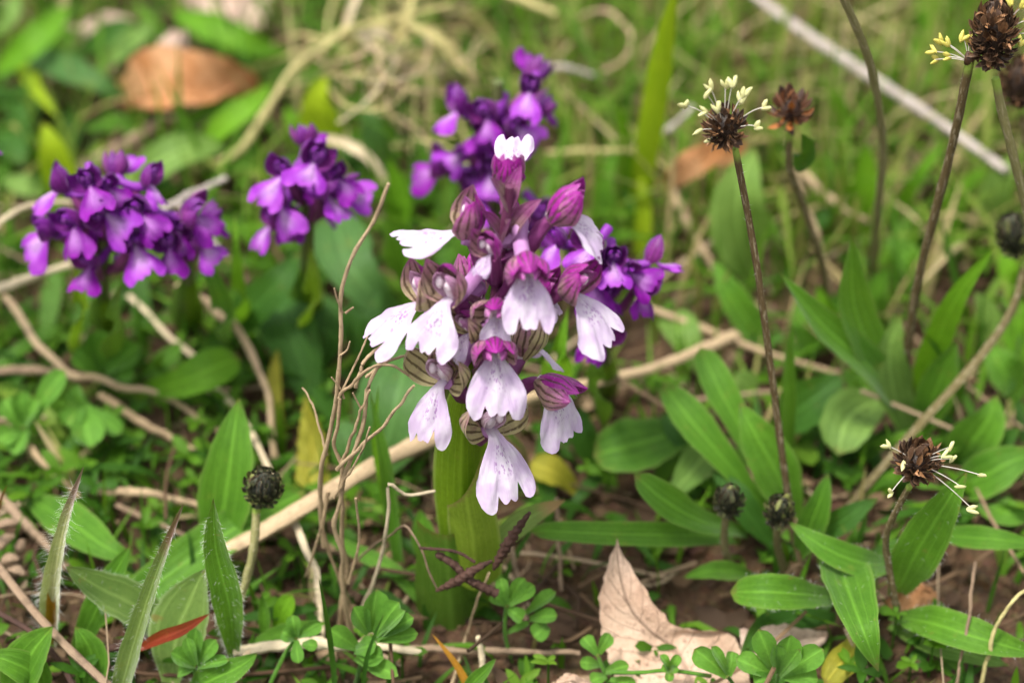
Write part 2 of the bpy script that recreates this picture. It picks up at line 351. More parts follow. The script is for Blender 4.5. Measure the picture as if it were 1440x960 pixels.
def dead_leaf(name, lo, hi, spot=(0.10, 0.05, 0.03)):
    b = NB(name); n1 = b.noise(0.12, 5, rough=0.6); n2 = b.noise(0.8, 4)
    col = b.mix(b.step(n1, 0.3, 0.7), lo, hi); col = b.mix(b.math('MULTIPLY', b.step(n2, 0.58, 0.70), 0.55), col, spot)
    col = b.mix(b.math('MULTIPLY', b.step(b.noise(2.6, 2), 0.66, 0.74), 0.5), col, tuple(c * 0.4 for c in spot))
    mid = b.step(b.math('ABSOLUTE', b.math('SUBTRACT', b.v, b.math('ADD', 0.42, b.math('MULTIPLY', b.u, 0.1)))), 0.035, 0.0); col = b.mix(b.math('MULTIPLY', mid, 0.55), col, tuple(c * 0.45 for c in lo))
    sv = b.math('COSINE', b.math('MULTIPLY', b.math('ADD', b.math('ADD', b.u, b.math('MULTIPLY', b.math('ABSOLUTE', b.math('SUBTRACT', b.v, 0.45)), 0.55)), b.math('MULTIPLY', b.math('SUBTRACT', n1, .5), .12)), 2 * pi * 9)); sv = b.step(sv, 0.90, 1.0)
    vo = b.n('ShaderNodeTexVoronoi', feature='DISTANCE_TO_EDGE'); b.l(b.co, vo.inputs['Vector']); vo.inputs['Scale'].default_value = 0.9; cell = b.step(vo.outputs['Distance'], 0.07, 0.0)
    col = b.mix(b.math('MULTIPLY', sv, 0.16), col, tuple(c * 0.5 for c in lo)); col = b.mix(b.math('MULTIPLY', cell, 0.06), col, tuple(c * 0.4 for c in lo))
    big = b.step(b.noise(0.07, 5, rough=.75), 0.55, 0.7); col = b.mix(b.math('MULTIPLY', big, 0.4), col, tuple(c * 0.5 for c in lo))
    hh = b.math('ADD', b.math('ADD', n2, b.math('MULTIPLY', mid, 0.9)), b.math('ADD', b.math('MULTIPLY', sv, .7), b.math('MULTIPLY', cell, .15)))
    return b.finish(col, 0.72, 0.2, 0.12, None, b.bump(hh, 0.7, 0.0006))
M['dead_tan'] = dead_leaf('dead_leaf_tan', (0.44, 0.285, 0.195), (0.62, 0.45, 0.33))
M['dead_orange'] = dead_leaf('dead_leaf_orange', (0.40, 0.16, 0.05), (0.58, 0.32, 0.16))
M['dead_pink'] = dead_leaf('dead_leaf_pink', (0.42, 0.27, 0.20), (0.66, 0.50, 0.40))
def stalk_mat():
    b = NB('plantain_stalk'); f = b.noise(1.0, 3, co=b.stretch(40, 9)); n = b.noise(1.8, 3)
    base = b.mix(b.tint, (0.065, 0.030, 0.014), (0.26, 0.25, 0.10)); col = b.mix(b.step(f, 0.5, 0.66), base, b.mix(0.45, base, (0.42, 0.36, 0.24)))
    top = b.step(b.u, 0.965, 0.99); col = b.mix(top, col, (0.25, 0.36, 0.06))
    return b.finish(col, 0.7, 0.2, 0, None, b.bump(b.math('ADD', f, n), 0.6))
M['stalk'] = stalk_mat()
def head_mat(name, c0, c1, c2):
    b = NB(name); r = b.n('ShaderNodeValToRGB'); b.l(b.tint, r.inputs[0]); cr = r.color_ramp
    cr.elements[0].color = (*c0, 1); cr.elements[1].color = (*c2, 1); e = cr.elements.new(0.55); e.color = (*c1, 1)
    edge = b.step(b.math('ABSOLUTE', b.math('SUBTRACT', b.v, 0.5)), 0.33, 0.5); col = b.mix(b.math('MULTIPLY', edge, 0.4), r.outputs[0], (0.32, 0.20, 0.11))
    n = b.noise(2.5, 3); col = b.mix(b.math('MULTIPLY', n, 0.5), col, tuple(x * 0.3 for x in c0))
    return b.finish(col, 0.5, 0.4, 0.08, None, b.bump(n, 0.5))
M['head_brown'] = head_mat('seed_head_brown', (0.022, 0.013, 0.009), (0.105, 0.052, 0.026), (0.46, 0.23, 0.10))
M['head_green'] = head_mat('seed_head_green', (0.014, 0.016, 0.010), (0.060, 0.072, 0.034), (0.36, 0.40, 0.11))
M['head_rust'] = head_mat('seed_head_rust', (0.03, 0.016, 0.012), (0.16, 0.055, 0.02), (0.50, 0.17, 0.03))
def plain(name, c0, c1, rough=0.5, trans=0.3, sc=1.2):
    b = NB(name); n = b.noise(sc, 3); return b.finish(b.mix(n, c0, c1), rough, 0.35, trans, None, b.bump(n, 0.3))
M['anther'] = plain('anther', (0.62, 0.60, 0.22), (0.85, 0.84, 0.50))
M['anther_yellow'] = plain('anther_yellow', (0.62, 0.55, 0.08), (0.80, 0.74, 0.22))
M['filament'] = plain('filament', (0.55, 0.50, 0.42), (0.80, 0.76, 0.68))
M['column'] = plain('column', (0.80, 0.62, 0.74), (0.92, 0.86, 0.88))
def lip_mat(name, base, base2, spot, centre, cf, spot_f=0.85, cw=0.24):
    b = NB(name); n = b.noise(0.35, 3); col = b.mix(b.step(n, 0.35, 0.7), base, base2)
    c = b.math('ABSOLUTE', b.math('SUBTRACT', b.v, 0.5))
    cen = b.math('MULTIPLY', b.step(c, cw, 0.02), b.step(b.u, 0.92, 0.40)); col = b.mix(b.math('MULTIPLY', cen, cf), col, centre)
    vo = b.n('ShaderNodeTexVoronoi'); mp = b.n('ShaderNodeMapping'); b.l(b.uv, mp.inputs[0]); mp.inputs['Scale'].default_value = (19, 24, 1); b.l(mp.outputs[0], vo.inputs['Vector']); vo.inputs['Scale'].default_value = 1.0
    orr = b.n('ShaderNodeObjectInfo'); mp2 = b.n('ShaderNodeCombineXYZ'); b.l(b.math('MULTIPLY', orr.outputs['Random'], 37.0), mp2.inputs[0]); b.l(mp2.outputs[0], mp.inputs['Location'])
    sx = b.n('ShaderNodeSeparateColor'); b.l(vo.outputs['Color'], sx.inputs[0])
    thr = b.math('ADD', 0.30, b.math('MULTIPLY', sx.outputs[0], 0.24)); dot = b.step(b.math('SUBTRACT', vo.outputs['Distance'], thr), 0.06, -0.06)
    zone = b.math('MULTIPLY', b.math('MULTIPLY', b.step(c, 0.23, 0.13), b.step(b.u, 0.22, 0.30)), b.step(b.u, 0.72, 0.50))
    keep = b.step(sx.outputs[1], 0.12, 0.22)
    col = b.mix(b.math('MULTIPLY', b.math('MULTIPLY', dot, keep), b.math('MULTIPLY', zone, spot_f)), col, spot)
    vein = b.noise(1.0, 2, co=b.stretch(2.5, 38))
    col = b.mix(b.math('MULTIPLY', b.step(vein, 0.5, 0.7), 0.06), col, spot)
    return b.finish(col, 0.55, 0.25, 0.30, None, b.bump(b.math('ADD', b.math('MULTIPLY', vein, .6), n), 0.25, 0.0004), 0.1)
M['lip_white'] = lip_mat('lip_white', (0.56, 0.43, 0.62), (0.68, 0.60, 0.71), (0.25, 0.04, 0.34), (0.70, 0.65, 0.72), 0.6, 0.62)
M['lip_purple'] = lip_mat('lip_purple', (0.16, 0.002, 0.23), (0.28, 0.009, 0.37), (0.10, 0.003, 0.16), (0.64, 0.30, 0.74), 0.65, 0.5, 0.30)
M['lip_mauve'] = lip_mat('lip_mauve', (0.28, 0.022, 0.43), (0.42, 0.075, 0.56), (0.16, 0.01, 0.24), (0.76, 0.52, 0.80), 0.7, 0.5, 0.32)
def sepal_mat(name, pale, purple, dark, vein, vf=0.8, nv=5):
    b = NB(name); n = b.noise(0.45, 3); n2 = b.noise(2.2, 3)
    f = b.math('ADD', b.math('ADD', b.math('MULTIPLY', b.tint, 1.5), -0.5), b.math('ADD', b.math('MULTIPLY', b.step(b.u, 0.35, 1.0), 0.45), b.math('MULTIPLY', b.math('SUBTRACT', n, 0.5), 0.9)), clamp=True)
    col = b.mix(f, pale, purple); col = b.mix(b.math('MULTIPLY', b.step(n, 0.5, 0.75), 0.45), col, dark)
    wv = b.math('ADD', b.v, b.math('MULTIPLY', b.math('SUBTRACT', b.noise(0.5, 2), 0.5), 0.10))
    ln = b.step(b.math('COSINE', b.math('MULTIPLY', b.math('SUBTRACT', wv, 0.5), 2 * pi * nv)), 0.25, 0.95)
    ln = b.math('MULTIPLY', ln, b.math('MULTIPLY', b.step(b.u, 1.0, 0.75), b.step(n2, 0.25, 0.45)))
    col = b.mix(b.math('MULTIPLY', ln, vf), col, vein)
    sp = b.step(b.noise(5.0, 1), 0.70, 0.76); col = b.mix(b.math('MULTIPLY', sp, 0.5), col, (0.8, 0.6, 0.75))
    return b.finish(col, 0.38, 0.45, 0.22, None, b.bump(b.math('ADD', b.math('MULTIPLY', ln, 0.8), n2), 0.5, 0.0003), 0.1)
M['sepal'] = sepal_mat('sepal_front', (0.48, 0.42, 0.21), (0.33, 0.014, 0.27), (0.13, 0.005, 0.09), (0.060, 0.036, 0.008))
M['sepal_purple'] = sepal_mat('sepal_purple', (0.24, 0.03, 0.22), (0.15, 0.007, 0.22), (0.05, 0.004, 0.06), (0.04, 0.006, 0.035), 0.5)
M['petal_pink'] = sepal_mat('petal_pink', (0.74, 0.56, 0.66), (0.42, 0.10, 0.36), (0.30, 0.06, 0.22), (0.40, 0.10, 0.28), 0.4)
M['petal_purple'] = sepal_mat('petal_purple', (0.40, 0.10, 0.50), (0.22, 0.015, 0.36), (0.10, 0.006, 0.14), (0.10, 0.01, 0.12), 0.4)
M['spur'] = plain('spur', (0.45, 0.15, 0.46), (0.66, 0.40, 0.68), 0.45, 0.3, 0.5)
M['spur_purple'] = plain('spur_purple', (0.18, 0.012, 0.30), (0.34, 0.06, 0.48), 0.45, 0.3, 0.5)
M['ovary'] = plain('ovary', (0.11, 0.02, 0.08), (0.28, 0.06, 0.22), 0.4, 0.1, 0.6)
M['orchid_stem'] = plain('orchid_stem', (0.075, 0.018, 0.045), (0.17, 0.05, 0.11), 0.4, 0.0, 0.25)
M['stem_green'] = plain('stem_green', (0.06, 0.11, 0.02), (0.13, 0.12, 0.05), 0.4, 0.0, 0.25)
M['bract'] = sepal_mat('bract', (0.30, 0.24, 0.16), (0.28, 0.04, 0.22), (0.14, 0.02, 0.09), (0.12, 0.03, 0.05), 0.4)

# ------------------------------------------------------------------ the ground
def axis_coords(a, b, step):
    mid = np.arange(a, b + step, step); o = []; d = step
    while len(o) == 0 or o[-1] < 40000: d *= 1.35; o.append((o[-1] if o else 0) + d)
    o = np.array(o); return np.concatenate([(a - o)[::-1], mid, mid[-1] + o])
gx = axis_coords(-190, 190, 1.5); gy = axis_coords(-70, 300, 1.5)
X, Y = np.meshgrid(gx, gy, indexing='ij'); Z = ground_h(X, Y); far = np.clip((np.maximum(np.abs(X), np.abs(Y - 100)) - 400) / 400, 0, 1)
Z = Z * (1 - far) - 1.5 * far
g = Geo(); g.add(np.stack([X, Y, Z], -1).reshape(-1, 3), grid_faces(len(gx), len(gy)), np.stack([X.ravel() / 100, Y.ravel() / 100], 1), 0.5)
o = build('ground', g, M['soil'], A(0, 0, 0)); o['kind'] = 'structure'

GAPS = [(640, 900, 60, 70), (900, 500, 90, 50), (800, 690, 90, 60), (800, 870, 90, 90), (980, 830, 80, 60), (560, 860, 60, 60), (160, 90, 60, 40), (250, 20, 120, 40), (1340, 830, 80, 60)]   # bare patches of soil
def to_px(x, y, z=0.0):
    d = np.stack([x - CAM[0], y - CAM[1], np.full_like(x, z - CAM[2])], -1); dz = d @ FW
    return 720 + FPX * (d @ RT) / dz, 480 - FPX * (d @ UPV) / dz
def bare(x, y):
    u, v = to_px(np.array([x]), np.array([y])); u, v = u[0], v[0]
    return max(math.exp(-((u - a) / c) ** 2 - ((v - b_) / d) ** 2) for a, b_, c, d in GAPS)

g = Geo()
for k in range(5200):
    x, y = RNG.uniform(-150, 150), RNG.uniform(-90, 260); r = RNG.gamma(2.0, 0.55) * 0.6 + 0.3; r = min(r, 2.6) * (0.55 if k % 2 else 1)
    blob(g, (x, y, ground_h(x, y) + r * 0.25), (r * RNG.uniform(.7, 1.3), r * RNG.uniform(.7, 1.3), r * RNG.uniform(.5, .9)), (6, 6), 0.35)
solo('soil_crumbs', g, M['soil'], 'loose brown crumbs of soil lying on the ground', 'soil', A(0, 0, 0), kind='stuff', smooth=True)

def rnd_blade(g, x, y, L, wid, lean, az, tint, nu=6, kind='grass', cup=0.3, nv=3, curl=1.0):
    z = ground_h(x, y) - 0.5; d = A(cos(az), sin(az), 0)
    p = [A(x, y, z), A(x, y, z) + d * L * 0.3 * sin(lean) + A(0, 0, L * 0.38 * cos(lean * 0.6)), A(x, y, z) + d * L * 0.95 * sin(min(lean * curl, 1.5)) + A(0, 0, max(L * 0.9 * cos(lean * curl), 1.0))]
    leaf(g, p, wid, kind, cup, face=A(-d[0] * 0.6, -d[1] * 0.6, 0.8), nu=nu, nv=nv, tint=tint, wav=0.05)

# dead bits on the soil
g = Geo()
for k in range(3300):
    x, y = RNG.uniform(-160, 160), RNG.uniform(-120, 280); L = RNG.uniform(3, 20) if k % 6 else RNG.uniform(20, 55); a = RNG.uniform(0, 2 * pi); d = A(cos(a), sin(a), RNG.normal(0, 0.12)); p0 = A(x, y, ground_h(x, y) + RNG.uniform(0.2, 3.0) + (RNG.uniform(0, 6) if k % 6 == 0 else 0)); side = A(-d[1], d[0], 0) * RNG.normal(0, 0.15) * L
    if RNG.random() < 0.62 or L > 20: tube(g, [p0, p0 + d * L * 0.5 + side, p0 + d * L], RNG.uniform(0.12, 0.42), ns=5, nu=6, cap=False, tint=RNG.uniform(0.1, 1))
    else: leaf(g, [p0, p0 + d * L * 0.3 + side, p0 + d * L * 0.6], RNG.uniform(1.0, 5.0), random.choice(['lance', 'ovate', 'grass']), RNG.uniform(-.6, .6), nu=6, nv=4, wav=0.12, tint=RNG.uniform(0, 0.85))
solo('plant_litter', g, M['litter'], 'brown and straw coloured dead bits of plants strewn over the soil', 'plant litter', A(0, 0, 0), kind='stuff')

# fine grass: thick and tall towards the top of the picture, thin and short in front
g = Geo()
for k in range(17500):
    x, y = RNG.uniform(-230, 230), RNG.uniform(-40, 420)
    if k > 15000: y = RNG.uniform(-150, 25)
    right = np.clip((x + 25) / 60, 0, 1); back = np.clip((y - 40) / 70, 0, 1)
    dens = 0.30 + 0.16 * (1 - right) * (1 - back) + 0.5 * back * (0.5 + 0.5 * right) - 0.35 * bare(x, y)
    if RNG.random() > dens: continue
    L = RNG.uniform(8, 20) + back * (RNG.uniform(0, 24) + 12 * right)
    if y < 0: L *= 0.6
    t = RNG.beta(2, 2.2) * 0.75 + 0.17 * back
    t = t + 0.14 * back * right
    if RNG.random() < 0.10 + 0.32 * back * right: t = RNG.uniform(0.72, 1.0)
    rnd_blade(g, x, y, L, RNG.uniform(0.5, 1.7), abs(RNG.normal(0.35, 0.4)), RNG.uniform(0, 2 * pi), t, curl=RNG.uniform(0.9, 2.0))
for k in range(5000):
    a, r = RNG.uniform(0, 2 * pi), 260 + RNG.gamma(1.5, 260); x, y = r * cos(a), 120 + r * sin(a)
    if abs(x) < 230 and -40 < y < 420: continue
    if (x * x + (y + 280) ** 2) < 130 ** 2: continue
    rnd_blade(g, x, y, RNG.uniform(15, 45), RNG.uniform(1.5, 4), abs(RNG.normal(0.4, 0.35)), RNG.uniform(0, 2 * pi), RNG.beta(2, 2) * 0.85, nu=4)
solo('grass', g, M['grass'], 'fine green and straw coloured grass blades growing all over the meadow floor', 'grass', A(0, 0, 0), kind='stuff')

# low broad leaves that make up the mat between the plants
g = Geo()
for k in range(3000):
    x, y = RNG.uniform(-190, 190), RNG.uniform(-38, 330)
    if k > 2000: y = RNG.uniform(-150, 45)
    if x > -10 and y > 50 and RNG.random() < .55: continue
    if RNG.random() < 0.75 * bare(x, y) + 0.08: continue
    back = np.clip(y / 150, 0, 1)
    L = RNG.uniform(8, 20) + 14 * back * RNG.random(); kind = random.choice(['lance', 'lance', 'spat', 'grass'])
    rnd_blade(g, x, y, L * (0.62 if y < 25 else 1), (.7 if y < 25 else 1) * RNG.uniform(1.5, 4.5) + 1.5 * back * RNG.random(), RNG.uniform(0.7, 1.45), RNG.uniform(0, 2 * pi), min(RNG.beta(2, 2.4) * 0.74 + 0.14 * back, .76), nu=9, kind=kind, nv=5, cup=RNG.uniform(-.1, .45))
solo('undergrowth', g, M['grass'], 'mat of low green lance shaped leaves between the flowering plants', 'undergrowth', A(0, 0, 0), kind='stuff')
g = Geo()
for k in range(340):
    if k < 120: x, y = RNG.normal(-75, 26), RNG.normal(45, 26)
    else: x, y = RNG.uniform(-130, 130), RNG.uniform(-30, 120)
    if RNG.random() < bare(x, y): continue
    c = A(x, y, ground_h(x, y) + RNG.uniform(2, 8)); a0 = RNG.uniform(0, 2 * pi); tn = RNG.uniform(0.25, 0.66)
    for j in range(RNG.integers(3, 6)):
        a = a0 + j * 1.5 + RNG.normal(0, 0.2); d = A(cos(a), sin(a), RNG.uniform(0.0, 0.8)); L = RNG.uniform(1.8, 4.6)
        leaf(g, [c, c + d * L * 0.5 + A(0, 0, .3), c + d * L], L * RNG.uniform(.3, .6), random.choice(['spat', 'lance', 'ovate']), 0.4, nu=6, nv=4, tint=tn)
    tube(g, [A(x, y, ground_h(x, y) - 1), c], 0.25, ns=4, nu=3, tint=0.3, cap=False)
solo('ground_cover', g, M['grass'], 'low creeping ground cover of small rounded leaflets', 'ground cover', A(0, 0, 0), kind='stuff')

# ------------------------------------------------------------------ orchids
def path_tube(g, pts, r, **k): return tube(g, pts, r, **k)
def flower(parent, throat, az, tilt, attach, kind='front', sc=1.0, droop=52, roll=0.0, spread=1.0, purp=0.55, lipw=1.0, lipl=1.0, fold=0.5, nospur=False, res=1.0, hoodup=0.0, dors=1.0):
    """one orchid flower: ovary (the part's own mesh) with lip, sepals, petals, column and spur as sub-parts"""
    mats = {'front': ('lip_white', 'sepal', 'petal_pink', 'spur', 'ovary'), 'purple': ('lip_purple', 'sepal_purple', 'petal_purple', 'spur_purple', 'ovary'), 'mauve': ('lip_mauve', 'sepal_purple', 'petal_purple', 'spur_purple', 'ovary')}[kind]
    lipw, lipl = lipw * .94, lipl * .96
    a, ti, ro = radians(az), radians(tilt), radians(roll)
    F = A(sin(a), -cos(a), 0); U = A(0, 0, 1.0); R = np.cross(U, F)
    F, U = F * cos(ti) + U * sin(ti), U * cos(ti) - F * sin(ti)
    R, U = R * cos(ro) + U * sin(ro), U * cos(ro) - R * sin(ro)
    fr = lambda x, f, u: throat + (x * R + f * F + u * U) * sc
    def hd(x, f, u):       # the hood may be tipped back about the throat
        h = radians(hoodup); return fr(x, f * cos(h) - u * sin(h), u * cos(h) + f * sin(h))
    g = Geo(); back = fr(0, -1.6, -0.1); mid = attach * 0.45 + back * 0.55 + A(0, 0, -1.5)
    tube(g, [attach, mid, back, fr(0, -0.4, 0.5)], 0.95 * sc, ns=7, nu=12, tint=0.5, ridges=3, twist=4, taper=lambda t: 0.85 + 0.45 * np.sin(pi * t))
    fl = part('flower', g, M[mats[4]], parent)
    # lip
    nu, nv = int(19 * res), int(41 * res); dr = radians(droop)
    pth = spline([(-0.2, 0.5), (1.4, 0.35), (2.6, -0.5), (2.6 + 4.0 * lipl * cos(dr), -0.5 - 4.0 * lipl * sin(dr)), (2.6 + 9.6 * lipl * cos(dr + .08), -0.5 - 9.6 * lipl * sin(dr + .08))], 60)
    s = np.linspace(-1, 1, nv); t = np.linspace(0, 1, nu); T, S = np.meshgrid(t, s, indexing='ij'); sd = RNG.uniform(0, 50)
    AS = np.abs(S); asym = RNG.normal(0, 0.05)
    kl, kr = RNG.uniform(.3, 2.3), RNG.uniform(.3, 2.3); sn = np.where(S < 0, kl, kr)
    lobe = 0.92 - 0.10 * sn * np.exp(-((AS - 0.30) / 0.065) ** 2) - 0.03 * np.exp(-(S / 0.05) ** 2) + 0.05 * np.exp(-((AS - 0.6) / 0.22) ** 2) - 0.40 * np.clip((AS - 0.55) / 0.45, 0, 1) ** 2.0 + asym * S
    lobe = lobe + 0.006 * np.sin(S * 41 + sd) * np.sin(S * 17 + 2 * sd) + 0.018 * fnoise(S * 7, 0, 0, sd)
    TT = T * lobe; e = np.clip(T, 0, 1)
    hw = lipw * (1.0 + 5.0 * np.sin(pi / 2 * np.clip((TT - 0.14) / 0.76, 0, 1)) ** 1.35)
    idx = TT * 59; i0 = np.clip(idx.astype(int), 0, 58); fr_ = idx - i0
    ff = pth[i0, 0] * (1 - fr_) + pth[i0 + 1, 0] * fr_; uu = pth[i0, 1] * (1 - fr_) + pth[i0 + 1, 1] * fr_
    dn = A(sin(dr), cos(dr))   # outward normal in the F,U plane
    bk = -fold * (AS ** 1.5) * hw * 0.62 + 0.62 * fnoise(TT * 3.5, S * 2.6, 0, sd) * T ** 1.4 + 0.20 * fnoise(TT * 9, S * 8, 0, sd + 4) * T + 0.05 * np.cos(S * 9.4) * T + 0.25 * np.exp(-(S / 0.2) ** 2) * np.exp(-((TT - .4) / .2) ** 2)
    lat = S * hw * (1 - 0.10 * fold * AS)
    v = throat + sc * ((lat)[..., None] * R + (ff + bk * dn[0])[..., None] * F + (uu + bk * dn[1])[..., None] * U)
    g = Geo(); g.add(v.reshape(-1, 3), grid_faces(nu, nv), np.stack([TT.ravel(), (S.ravel() + 1) / 2], 1), 0.5); part('lip', g, M[mats[0]], fl)
    # lateral sepals
    n1, n2 = int(13 * res), max(5, int(9 * res))
    for sg in (-1, 1):
        g = Geo(); k = spread * RNG.uniform(0.9, 1.1)
        leaf(g, [hd(sg * .7, -1.2, 0.1), hd(sg * 2.8 * k, -0.7, 1.9), hd(sg * 4.2 * k, 0.8, 4.4), hd(sg * 3.3 * k, 2.6, 6.9)], 5.7 * sc, 'sepal', cup=-0.7, face=(hd(sg * 1.0, -.55, 0.35) - hd(0, 0, 0)), nu=n1, nv=n2, wav=0.03, tint=np.clip(purp + RNG.normal(-.08, 0.08), 0, 1))
        part('sepal', g, M[mats[1]], fl)
    g = Geo(); leaf(g, [hd(0, -1.5, 0.4), hd(0, -1.6, 3.0), hd(0, -0.2, 5.6), hd(0, 2.4 * dors, 7.0)], 5.2 * sc, 'sepal', cup=-0.7, face=(hd(0, -1, 0.7) - hd(0, 0, 0)), nu=n1, nv=n2, wav=0.03, tint=np.clip(purp + 0.25, 0, 1)); part('sepal', g, M[mats[1]], fl)
    for sg in (-1, 1):
        g = Geo(); leaf(g, [hd(sg * .6, -0.9, 0.5), hd(sg * 1.5, -0.2, 2.6), hd(sg * 1.6, 1.5, 4.6), hd(sg * .7, 3.1, 5.5)], 3.2 * sc, 'sepal', cup=-0.7, face=(hd(sg * .9, -.3, 0.6) - hd(0, 0, 0)), nu=9, nv=5, tint=np.clip(purp - 0.05, 0, 1)); part('petal', g, M[mats[2]], fl)
    g = Geo(); tube(g, [hd(0, -0.9, 0.5), hd(0, -0.3, 1.9), hd(0, 0.7, 3.3)], 1.0 * sc, ns=8, nu=8, bump=0.05, taper=lambda t: 0.8 + 0.35 * np.sin(t * pi)); 
    for sg in (-1, 1): blob(g, hd(sg * 0.85, 1.6, 3.4), (0.6 * sc, 0.6 * sc, 0.95 * sc), (7, 7), 0.08, 0.5)
    part('column', g, M['column'] if kind == 'front' else M[mats[2]], fl)
    if not nospur:
        g = Geo(); tube(g, [fr(0, -0.3, 0.0), fr(0, -2.8, -0.1), fr(0, -6.0, 0.8), fr(0.3, -8.6, 2.4)], 1.25 * sc, ns=8, nu=12, bump=0.04, taper=lambda t: 1.0 - 0.15 * t + 0.2 * np.exp(-((t - .9) / .15) ** 2)); part('spur', g, M[mats[3]], fl)
    return fl

def bract(parent, base, d, L, wid, mat='bract', tint=0.6):
    g = Geo(); d = nrm(d); leaf(g, [base, base + d * L * 0.5 + A(0, 0, L * .08), base + d * L + A(0, 0, L * .1)], wid, 'lance', 0.7, face=A(0, -0.3, 0.9) - d * 0.5, nu=10, nv=5, tint=tint); part('bract', g, M[mat], parent)

# --- the pale orchid in front
ob = PY(648, 890, 2.0); ob[2] = 0
orc = thing('orchid', 'pale lilac and white orchid with spotted lips, in front of the purple ones', 'orchid', ob)
STEM = [(648, 892, 1.5), (650, 780, 1.0), (655, 690, 0.5), (668, 600, 0), (684, 500, 0), (697, 420, 0), (706, 345, 0), (714, 290, 0), (717, 262, 0)]
sp_ = [PY(*q) for q in STEM]
def stem_at(v_): 
    vs = [q[1] for q in STEM][::-1]; us = [q[0] for q in STEM][::-1]; ys = [q[2] for q in STEM][::-1]
    return PY(np.interp(v_, vs, us), v_, np.interp(v_, vs, ys))
g = Geo(); tube(g, sp_, 1.6, ns=10, nu=40, bump=0.05, taper=lambda t: 1.15 - 0.72 * t); part('stem', g, M['orchid_stem'], orc)
#        u    v    az  tilt attv  options
FL = [
 (738, 374,   6,   4, 425, dict(droop=54, spread=0.72, purp=0.9, hoodup=-46, lipw=0.84, lipl=0.84, fold=0.5)),
 (694, 490,   4,   8, 545, dict(droop=58, spread=0.75, purp=0.8, hoodup=-46, lipw=0.98, lipl=0.94, fold=0.48)),
 (690, 606,  22,  10, 612, dict(droop=56, spread=1.15, purp=0.30, hoodup=-8, lipw=1.0, lipl=1.08, fold=0.26)),
 (624, 538, -28,   6, 560, dict(droop=62, spread=1.25, purp=0.28, hoodup=-5, lipw=0.8, lipl=0.88, fold=0.66)),
 (760, 543,  50,   2, 560, dict(droop=66, spread=0.6, purp=0.82, hoodup=-55, lipw=0.95, lipl=0.88, fold=0.35, nospur=True)),
 (800, 416,  55,   4, 450, dict(droop=44, spread=0.75, purp=0.78, hoodup=-10, lipw=1.0, lipl=0.82, fold=0.25, nospur=True)),
 (632, 423, -32,   8, 470, dict(droop=56, spread=0.8, purp=0.52, hoodup=0, lipw=0.9, lipl=0.76, fold=0.4)),
 (596, 430, -66,   8, 478, dict(droop=38, spread=0.7, purp=0.48, hoodup=6, lipw=0.95, lipl=0.84, fold=0.35)),
 (650, 332, -86,  18, 400, dict(droop=22, spread=0.6, purp=0.72, hoodup=16, lipw=0.9, lipl=0.76, fold=0.5)),
 (782, 312,  84,  16, 365, dict(droop=56, spread=0.62, purp=0.82, hoodup=-24, lipw=0.8, lipl=0.66, fold=0.2, nospur=True)),
 (717, 254, 176,  30, 300, dict(droop=14, spread=0.55, purp=0.95, hoodup=20, lipw=0.64, lipl=0.74, fold=0.3, nospur=True)),
 (668, 416, 205,  10, 440, dict(droop=50, spread=0.6, purp=0.9, hoodup=0, lipw=0.75, lipl=0.7, nospur=True)),
 (738, 500, 140,  10, 530, dict(droop=60, spread=0.7, purp=0.3, hoodup=0, lipw=0.75, lipl=0.7, nospur=True)),
 (700, 440,  -8,   0, 470, dict(droop=62, spread=0.9, purp=0.7, hoodup=-30, lipw=0.6, lipl=0.5, nospur=True, sc=0.9)),
 (752, 420,  70,  10, 455, dict(droop=50, spread=0.7, purp=0.85, hoodup=-20, lipw=0.5, lipl=0.4, sc=0.85, nospur=True)),
 (665, 470, -50,   5, 500, dict(droop=60, spread=0.8, purp=0.5, hoodup=-10, lipw=0.5, lipl=0.5, sc=0.85)),
 (690, 360, -30,   6, 400, dict(droop=40, spread=0.7, purp=0.95, hoodup=-5, lipw=0.4, lipl=0.3, sc=0.78, nospur=True)),
 (722, 330, 150,   6, 380, dict(droop=40, spread=0.6, purp=0.95, hoodup=0, lipw=0.4, lipl=0.3, sc=0.75, nospur=True)),
 (652, 500, 230,  10, 530, dict(droop=60, spread=0.7, purp=0.4, hoodup=0, lipw=0.75, lipl=0.7, nospur=True)),
]
for (u, v, az, tl, av, op) in FL:
    th = PY(u, v, -cos(radians(az)) * 7.5)
    fl = flower(orc, th, az, tl, stem_at(av), 'front', sc=op.pop('sc', 1.07), **op)
for (v, az, L, wd, tn) in [(400, -60, 9, 3.4, 0.7), (430, 40, 9, 3.2, 0.75), (470, -40, 10, 3.4, 0.5), (530, 60, 9, 3.2, 0.5), (345, -40, 8, 3.0, 0.75), (350, 20, 7, 3.0, 0.6), (355, 75, 11, 4.2, 0.6), (300, -30, 8, 3.0, 0.5), (300, 150, 7, 3, 0.8), (560, 0, 9, 3, 0.4)]:
    a = radians(az); bract(orc, stem_at(v), A(sin(a), -cos(a) * 0.6, 1.5), L, wd, 'bract', tn)
def wrap(pts, wid, mat, parent, cut=None, cup=-0.9, tint=None, kind='sheath', nu=22, nv=11):
    g = Geo(); leaf(g, [Q(p) for p in pts], wid, kind, cup, face=A(0, -1, 0.35), nu=nu, nv=nv, wav=0.02, tint=tint, cut=cut); return part('leaf', g, M[mat], parent)
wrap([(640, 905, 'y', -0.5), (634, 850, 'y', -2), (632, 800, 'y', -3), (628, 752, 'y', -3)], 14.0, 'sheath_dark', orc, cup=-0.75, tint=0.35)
wrap([(650, 800, 'y', -1.8), (648, 720, 'y', -2.6), (650, 620, 'y', -2.4), (660, 500, 'y', -1.2)], 10.4, 'sheath', orc, cup=-0.9, tint=0.35, kind='grass')
